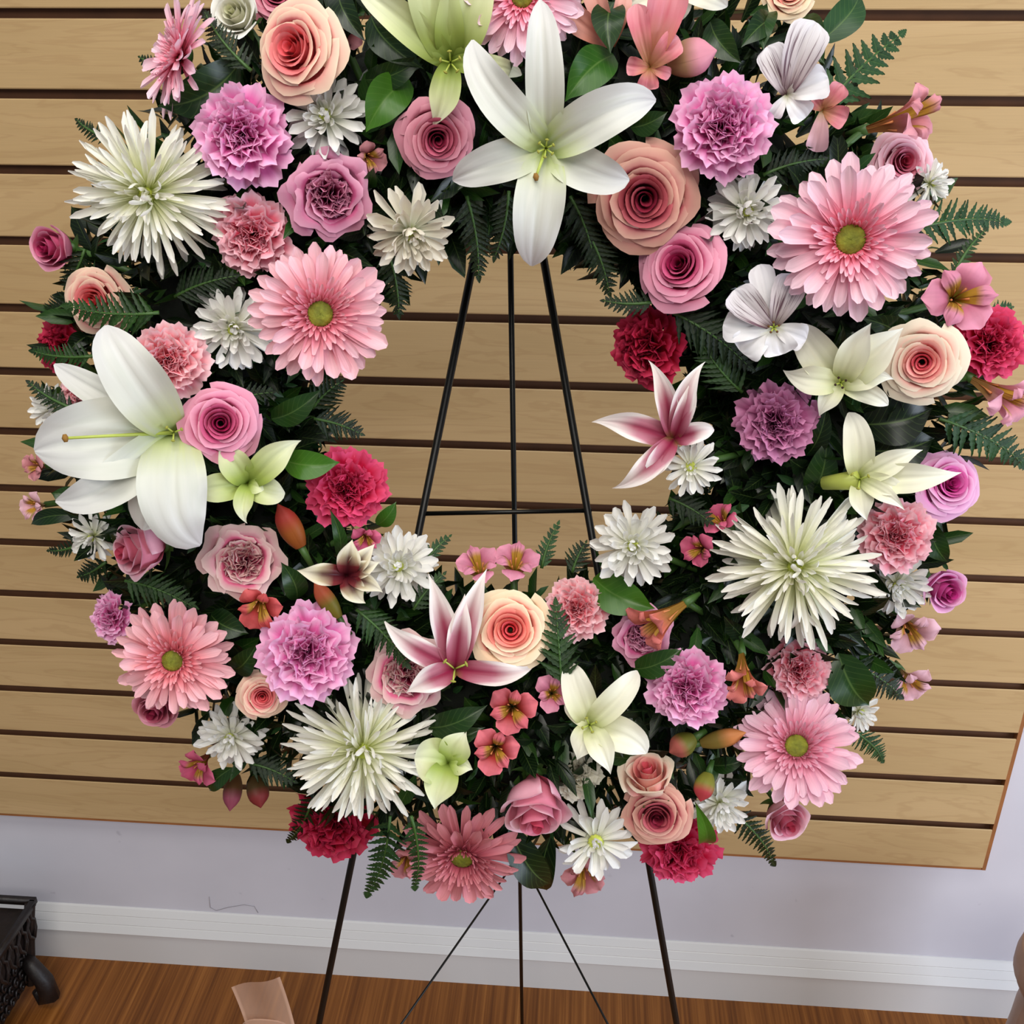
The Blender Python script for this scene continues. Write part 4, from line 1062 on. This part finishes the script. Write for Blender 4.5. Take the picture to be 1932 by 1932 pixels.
# ------------------------------------------------------------------ fern fronds
FG = 'serrated fern fronds around the wreath'
def pinna(mat, key):
    def fn():
        mb = MB()
        def f(u, v):
            w = 0.27 * (1 - v) ** 0.7 * (0.55 + 0.45 * min(1, v * 6)) * (1 + 0.22 * math.sin(v * 30))
            return (v, u * w, -0.10 * v * v + 0.06 * abs(u))
        return mb.grid(f, 2, 16).mesh('leaflet', mat)
    return cached(('pin', key), fn)
def frond(label, bx, by, tx, ty, HW, k=3, dn=0.0, bow=0.05, n=None, droop=0.06):
    P0, _, _ = place(bx, by, dn); P1, _, _ = place(tx, ty, dn)
    # tips past the rim keep level with the base instead of dropping behind the ring
    n1 = (P0 - WC).dot(WN); n2 = (P1 - WC).dot(WN)
    P1 = at(tx, ty, max(n2, n1 - 0.03))
    x, y, z = basis(bx, by); s = depth(P0) / F
    d = P1 - P0; L = d.length; d.normalize()
    S = z.cross(d).normalized(); N = d.cross(S).normalized()
    if N.dot(z) < 0: N = -N; S = -S
    root = empty('fern_frond', Matrix.Translation(P0)); tag(root, label, 'fern', FG)
    rng = random.Random(int(bx * 3 + ty))
    def C(t): return d * (L * t) + S * (bow * L * 4 * t * (1 - t)) + N * (droop * L * 4 * t * (1 - t))
    obj('stem', MB().tube([C(i / 8) for i in range(9)], [0.0011 * (1 - i / 9) + 0.0002 for i in range(9)], 5).mesh('stem', STEM), root)
    n = n or max(5, min(13, int(L / s / 11)))
    me = pinna(GREENS[k], 'g%d' % k)
    hw = HW * s * 1.15
    for i in range(n):
        t = 0.06 + 0.90 * i / n
        T = (C(t + .02) - C(t - .02)).normalized()
        ln = hw * (1 - t) ** 0.75 * (0.65 + 0.35 * min(1, t * 6)) + 0.0015
        for sd in (1, -1):
            a = math.radians(52 + rng.uniform(-7, 7)) * sd
            D = (T * math.cos(a) + S * math.sin(a) + N * rng.uniform(-.15, .1)).normalized()
            Y = N.cross(D).normalized(); Zv = D.cross(Y)
            M = Matrix((D, Y, Zv)).transposed().to_4x4(); M.translation = C(t)
            obj('leaflet', me, root, M @ Matrix.Diagonal((ln, L / n * 1.7, ln, 1)))
    M = Matrix((d, N.cross(d), N)).transposed().to_4x4(); M.translation = C(0.93)
    obj('leaflet', me, root, M @ Matrix.Diagonal((L * .10, L * .16, L * .1, 1)))
for a in [
 ('fern frond reaching out at the top right rim beside the pink trumpet flower', 1560, 196, 1706, 62, 62, 3, .0, .03, 8),
 ('fern frond on the right rim beside the largest gerbera', 1730, 430, 1902, 422, 50, 3, -.01),
 ('thin fern frond crossing above the pink alstroemeria on the right rim', 1798, 520, 1862, 432, 18, 1, .0),
 ('fern frond on the right rim below the large pink trumpet', 1772, 790, 1936, 884, 58, 3, .0),
 ('fern frond lying over the peach rose on the left', 300, 590, 120, 574, 52, 1, .012),
 ('fern tip on the left rim above the small salmon carnation', 176, 672, 58, 660, 32, 1, -.01),
 ('fern tip on the left rim over the white chrysanthemum', 140, 772, 52, 718, 26, 0, -.005),
 ('fern frond hanging into the hole by the left easel leg', 880, 370, 902, 530, 46, 0, -.02),
 ('fern frond hanging beside the shaded white chrysanthemum', 730, 470, 752, 600, 44, 0, -.025),
 ('fern frond hanging into the hole under the dusty peach rose', 1076, 370, 1122, 500, 46, 0, -.02),
 ('fern frond under the large white lily at the top of the hole', 960, 360, 930, 492, 40, 0, -.02),
 ('second fern frond right of the easel apex at the top of the hole', 1110, 440, 1150, 560, 44, 0, -.02),
 ('fern frond left of the crimson carnation at the hole', 1230, 570, 1134, 566, 30, 0, -.01),
 ('fern frond reaching into the hole from the left above the hot pink carnation', 592, 790, 686, 822, 40, 0, -.02),
 ('fern frond reaching into the hole under the rosy gerbera', 590, 770, 650, 716, 44, 0, -.02),
 ('small fern tip at the bottom left corner of the hole', 802, 1060, 852, 1010, 18, 3, -.02),
 ('fern tip pointing up at the bottom of the hole beside the pink alstroemeria', 1022, 1072, 1056, 984, 20, 3, -.02),
 ('fern tip pointing up at the bottom of the hole left of the white chrysanthemum', 1080, 1080, 1108, 1020, 30, 0, -.02),
 ('fern frond standing between the cream peach rose and the salmon carnation', 1060, 1290, 1048, 1130, 50, 1, .012, .0, 11),
 ('fern frond over the ruffled mauve rose below the hole', 672, 1150, 772, 1262, 44, 1, .008),
 ('fern frond hanging at the bottom left of the bottom gerbera', 736, 1540, 690, 1688, 44, 3, .0),
 ('narrow fern frond hanging over the left edge of the bottom gerbera', 776, 1540, 780, 1676, 26, 3, .025),
 ('fern frond hanging under the lower right gerbera over the wall', 1380, 1530, 1458, 1632, 34, 0, -.01),
 ('fern tip left of the crimson carnation at the bottom', 592, 1500, 542, 1586, 30, 0, -.03),
 ('fern tip right of the lower right gerbera', 1612, 1380, 1664, 1438, 30, 3, -.03),
 ('fern tip above the spidery chrysanthemum on the upper left rim', 205, 262, 144, 224, 20, 0, -.02),
 ('fern tip left of the edge-on gerbera', 310, 128, 262, 106, 18, 0, -.02),
 ('fern frond beside the white rosebud at the top left', 474, 134, 384, 18, 36, 0, .01),
 ('fern frond on the left rim beside the pink rosebud', 160, 470, 120, 545, 40, 0, -.02),
 ('fern tip on the left rim above the crimson carnation', 150, 560, 78, 588, 34, 0, -.03),
 ('fern tip on the left rim under the white chrysanthemum of the left lily', 200, 1060, 146, 1088, 30, 0, -.02),
 ('small fern tip on the left rim below the pale alstroemeria', 150, 1028, 90, 1038, 18, 0, -.03),
 ('fern frond above the salmon gerbera', 236, 1096, 372, 1150, 46, 1, -.005),
 ('fern frond between the crimson and dusky carnations right of the hole', 1270, 590, 1420, 700, 60, 0, -.01),
 ('second fern frond between the crimson and dusky carnations', 1400, 740, 1310, 620, 50, 1, -.012),
 ('fern frond left of the biggest spidery chrysanthemum', 1262, 940, 1345, 990, 40, 0, -.01),
 ('fern frond between the lavender carnation and the pink trumpet at top right', 1440, 330, 1560, 300, 40, 0, -.01),
 ('fern frond at the lower right rim over the panel', 1600, 1250, 1700, 1318, 54, 0, -.012),
 ('fern frond between the round salmon carnation and the spidery chrysanthemum', 330, 560, 452, 520, 46, 0, -.005),
 ('fern frond under the white chrysanthemum at the left side', 400, 770, 520, 740, 44, 0, -.01),
 ('fern frond left of the lower left spidery chrysanthemum', 470, 1440, 560, 1478, 40, 0, -.01),
 ('fern frond between the striped lily and the white chrysanthemum below the hole', 780, 1150, 842, 1080, 30, 1, -.01),
 ('fern tip right of the magenta carnation on the right rim', 1868, 590, 1912, 580, 18, 3, -.02),
]: frond(*a)

# ------------------------------------------------------------------ things near the floor
# carved dark stand at the lower left
DK = plain('dark_carved_wood', (22, 14, 12), 0.5, noise_amt=0.45, scale=60, bump=0.8)
def floor_at(px, y): 
    P = toplane(px, 1900, Vector((0, y, 0)), Vector((0, -1, 0))); return P
TY = -0.19
cr = toplane(66, 1698, Vector((0, TY + 0.14, 0)), Vector((0, -1, 0)))
sh = cr.z; sx = cr.x - 0.076
st = empty('carved_stand', Matrix.Translation((sx, TY + 0.07, 0)))
tag(st, 'dark brown carved wooden stand with pierced top edge at the bottom left corner', 'stand')
def hw(z): return 0.075 - 0.022 * (1 - z / sh) ** 0.8 * (z < sh)
def stand_body():
    mb = MB()
    for sy in (-1, 1):
        for sxx in (-1, 1):
            mb.tube([(sxx * (hw(z) - 0.004), sy * (hw(z) - 0.009), z) for z in (0.03, 0.08, sh * .5, sh * .75, sh - 0.004)], 0.008, 8)
    mb.tube([(0, 0, z) for z in (0.03, sh * .35, sh - 0.012)], [(hw(z) - 0.008) * 1.38 for z in (0.03, sh * .35, sh - 0.012)], 4)
    b = mb.mesh('body', DK, False)
    n = len(mb.v)
    for k in range(n - 12, n):                                     # square the inner box to the posts
        v = b.vertices[k].co; r = math.hypot(v.x, v.y); a = math.atan2(v.y, v.x)
        q = round((a - math.pi / 4) / (math.pi / 2)) * math.pi / 2 + math.pi / 4
        v.x = r * math.cos(q); v.y = r * math.sin(q)
    return b
obj('body', stand_body(), st)
def ridge():
    mb = MB(); R = random.Random(2)
    for side in range(2):
        for i in range(7):
            for j in range(9):
                cx = -0.055 + i * 0.018; cz = 0.045 + j * 0.024
                if cz > sh - 0.07: continue
                pts = []
                for k in range(9):
                    a = k / 8 * 2 * math.pi * 0.9 + R.uniform(0, 1)
                    pts.append((cx + 0.0075 * math.cos(a) * (1 - k / 14), cz + 0.0095 * math.sin(a) * (1 - k / 14)))
                f_ = hw(cz) / 0.075
                if side == 0: mb.tube([(p[0] * f_, -hw(cz) + 0.006, p[1]) for p in pts], 0.0022, 5)
                else: mb.tube([(hw(cz) - 0.006, p[0] * f_, p[1]) for p in pts], 0.0022, 5)
    return mb.mesh('carving', DK)
o = obj('carving', ridge(), st); o['kind'] = 'stuff'
def fret():
    mb = MB()
    mb.box(-0.075, 0.075, -0.076, -0.068, sh - 0.010, sh); mb.box(-0.075, 0.075, 0.068, 0.076, sh - 0.010, sh)
    mb.box(0.068, 0.076, -0.07, 0.07, sh - 0.010, sh); mb.box(-0.076, -0.068, -0.07, 0.07, sh - 0.010, sh)
    for i in range(5):
        cx = -0.052 + i * 0.026
        for sgn in (1, -1):
            pts = [(cx + sgn * 0.001, sh - 0.058), (cx + sgn * 0.009, sh - 0.046), (cx + sgn * 0.010, sh - 0.030), (cx + sgn * 0.003, sh - 0.022), (cx + sgn * 0.004, sh - 0.012), (cx + sgn * 0.011, sh - 0.006)]
            mb.tube([(p[0], -0.072, p[1]) for p in pts], 0.0032, 6)
            mb.tube([(0.072, p[0], p[1]) for p in pts], 0.0032, 6)
    return mb.mesh('pierced_rim', DK)
obj('pierced_rim', fret(), st)
for sxx in (1, -1):
    pts = [(sxx * 0.054, 0.045, 0.085), (sxx * 0.066, 0.040, 0.075), (sxx * 0.082, 0.036, 0.050), (sxx * 0.086, 0.034, 0.022), (sxx * 0.072, 0.034, 0.014), (sxx * 0.066, 0.034, 0.030)]
    obj('scroll_foot', MB().tube(pts, [0.010, 0.012, 0.014, 0.015, 0.010, 0.006], 10).mesh('scroll_foot', DK), st)

# sheer ribbon bow on the floor
def organza(key, c, alpha):
    t = NT(key); b = t.add('ShaderNodeBsdfPrincipled'); b.inputs['Base Color'].default_value = lin(c); b.inputs['Roughness'].default_value = 0.45
    uv = t.add('ShaderNodeUVMap'); sp = t.add('ShaderNodeSeparateXYZ'); t.link(uv.outputs[0], sp.inputs[0])
    au = t.math('ABSOLUTE', t.math('SUBTRACT', t.math('MULTIPLY', sp.outputs[0], 2.0), 1.0))
    al_ = t.ramp(au, [(0.86, g(alpha)), (0.93, g(min(1, alpha + .3)))])
    tp = t.add('ShaderNodeBsdfTransparent'); mx = t.add('ShaderNodeMixShader')
    t.link(al_, mx.inputs[0]); t.link(tp.outputs[0], mx.inputs[1]); t.link(b.outputs[0], mx.inputs[2])
    t.link(mx.outputs[0], t.out.inputs[0]); _mats[key] = t.m; return t.m
ORG = organza('sheer_peach', (226, 186, 160), 0.50)
def strip(pts, W, side, mat, name, parent, wave=0.0):
    pts = [Vector(p) for p in pts]; n = len(pts) - 1
    def cr_(t):
        x_ = t * n; i = min(int(x_), n - 1); f = x_ - i
        p0, p1, p2, p3 = pts[max(i - 1, 0)], pts[i], pts[i + 1], pts[min(i + 2, n)]
        return 0.5 * ((2 * p1) + (p2 - p0) * f + (2 * p0 - 5 * p1 + 4 * p2 - p3) * f * f + (3 * p1 - p0 - 3 * p2 + p3) * f ** 3)
    def fn(u, v):
        return cr_(v) + Vector(side) * (u * W / 2) + Vector((0, wave * math.sin(u * 3 + v * 8), 0))
    return obj(name, MB().grid(fn, 8, 28).mesh(name, mat), parent)
BY = -0.20
def yp(px, py, y=BY): return toplane(px, py, Vector((0, y, 0)), Vector((0, -1, 0)))
knot = yp(525, 1975); base = Vector((knot.x, BY, 0))
bw = empty('ribbon_bow', Matrix.Translation(base)); tag(bw, 'sheer peach ribbon bow with upright cut tail on the floor by the left easel leg', 'ribbon')
def loc(px, py, dy=0.0): return yp(px, py, BY + dy) - base
tw = (yp(543, 1860) - yp(452, 1885)).length
a0, a1 = yp(436, 1864) - base, yp(528, 1843) - base
b0, b1 = yp(478, 1985) - base, yp(566, 1975) - base
def tail(u, v):
    k = (u + 1) / 2
    return (b0 * (1 - k) + b1 * k) * (1 - v) + (a0 * (1 - k) + a1 * k) * v + Vector((0, 0.004 * math.sin(v * 3) - 0.003 * math.sin(u * 3), 0))
obj('tail', MB().grid(tail, 8, 14).mesh('tail', ORG), bw)
kz = (b0 + b1) / 2
strip([kz + Vector((0, -0.01, 0)), kz + Vector((-0.035, -0.02, 0.035)), kz + Vector((-0.02, -0.025, 0.062)), kz + Vector((0.02, -0.02, 0.055)), kz + Vector((0.03, -0.01, 0.02)), kz + Vector((0, -0.01, 0))], 0.05, (0.35, -0.9, 0.1), ORG, 'loop', bw)
strip([kz, kz + Vector((0.05, -0.02, 0.02)), kz + Vector((0.09, -0.03, -0.01)), kz + Vector((0.05, -0.02, -0.03)), kz], 0.05, (0.1, -0.9, 0.3), ORG, 'loop', bw)
strip([kz, kz + Vector((0.02, -0.01, -0.05)), Vector((0.03, -0.02, 0.03)), Vector((0.06, -0.05, 0.002)), Vector((0.10, -0.09, 0.001))], 0.05, (0.8, 0.3, 0), ORG, 'tail', bw)
strip([kz, kz + Vector((-0.02, -0.01, -0.05)), Vector((-0.03, -0.02, 0.03)), Vector((-0.06, -0.05, 0.002)), Vector((-0.10, -0.07, 0.001))], 0.05, (0.8, -0.3, 0), ORG, 'tail', bw)
obj('knot', MB().tube([kz + Vector((0, 0, -0.012)), kz, kz + Vector((0, 0, 0.012))], [0.010, 0.014, 0.010], 10).mesh('knot', plain('peach_knot', (206, 168, 144), 0.6)), bw)
# rounded taupe vase, only its edge reaches into the frame at the right
VY = -0.22
def vx(px, py): return yp(px, py, VY)
vp = [vx(p[0], p[1]) for p in ((1938, 1806), (1924, 1832), (1919, 1850), (1924, 1868), (1934, 1884), (1931, 1898), (1920, 1922), (1910, 1952))]
axx = vp[2].x + 0.075
outl = [(axx - q.x, q.z) for q in vp]
zl = outl[-1][1]
outl += [(outl[-1][0] + 0.006, zl * 0.6), (outl[-1][0] - 0.004, zl * 0.3), (outl[-1][0] - 0.03, 0.0)]
outl = [(outl[0][0] - 0.03, outl[0][1] + 0.006), ] + outl
outl.reverse()
def vase(u, v):
    x_ = v * (len(outl) - 1); i = min(int(x_), len(outl) - 2); f = x_ - i; f2 = f * f * (3 - 2 * f) * .4 + f * .6
    r = outl[i][0] * (1 - f2) + outl[i + 1][0] * f2; z = outl[i][1] * (1 - f) + outl[i + 1][1] * f
    return (r * math.cos(u * math.pi), r * math.sin(u * math.pi), z)
vs_ = obj('vase', MB().grid(vase, 40, 44).mesh('vase', plain('taupe_glaze', (168, 138, 122), 0.45, noise_amt=0.12, scale=25)), None, Matrix.Translation((axx, VY, 0)))
tag(vs_, 'rounded taupe vase just showing at the right edge in front of the baseboard', 'vase')
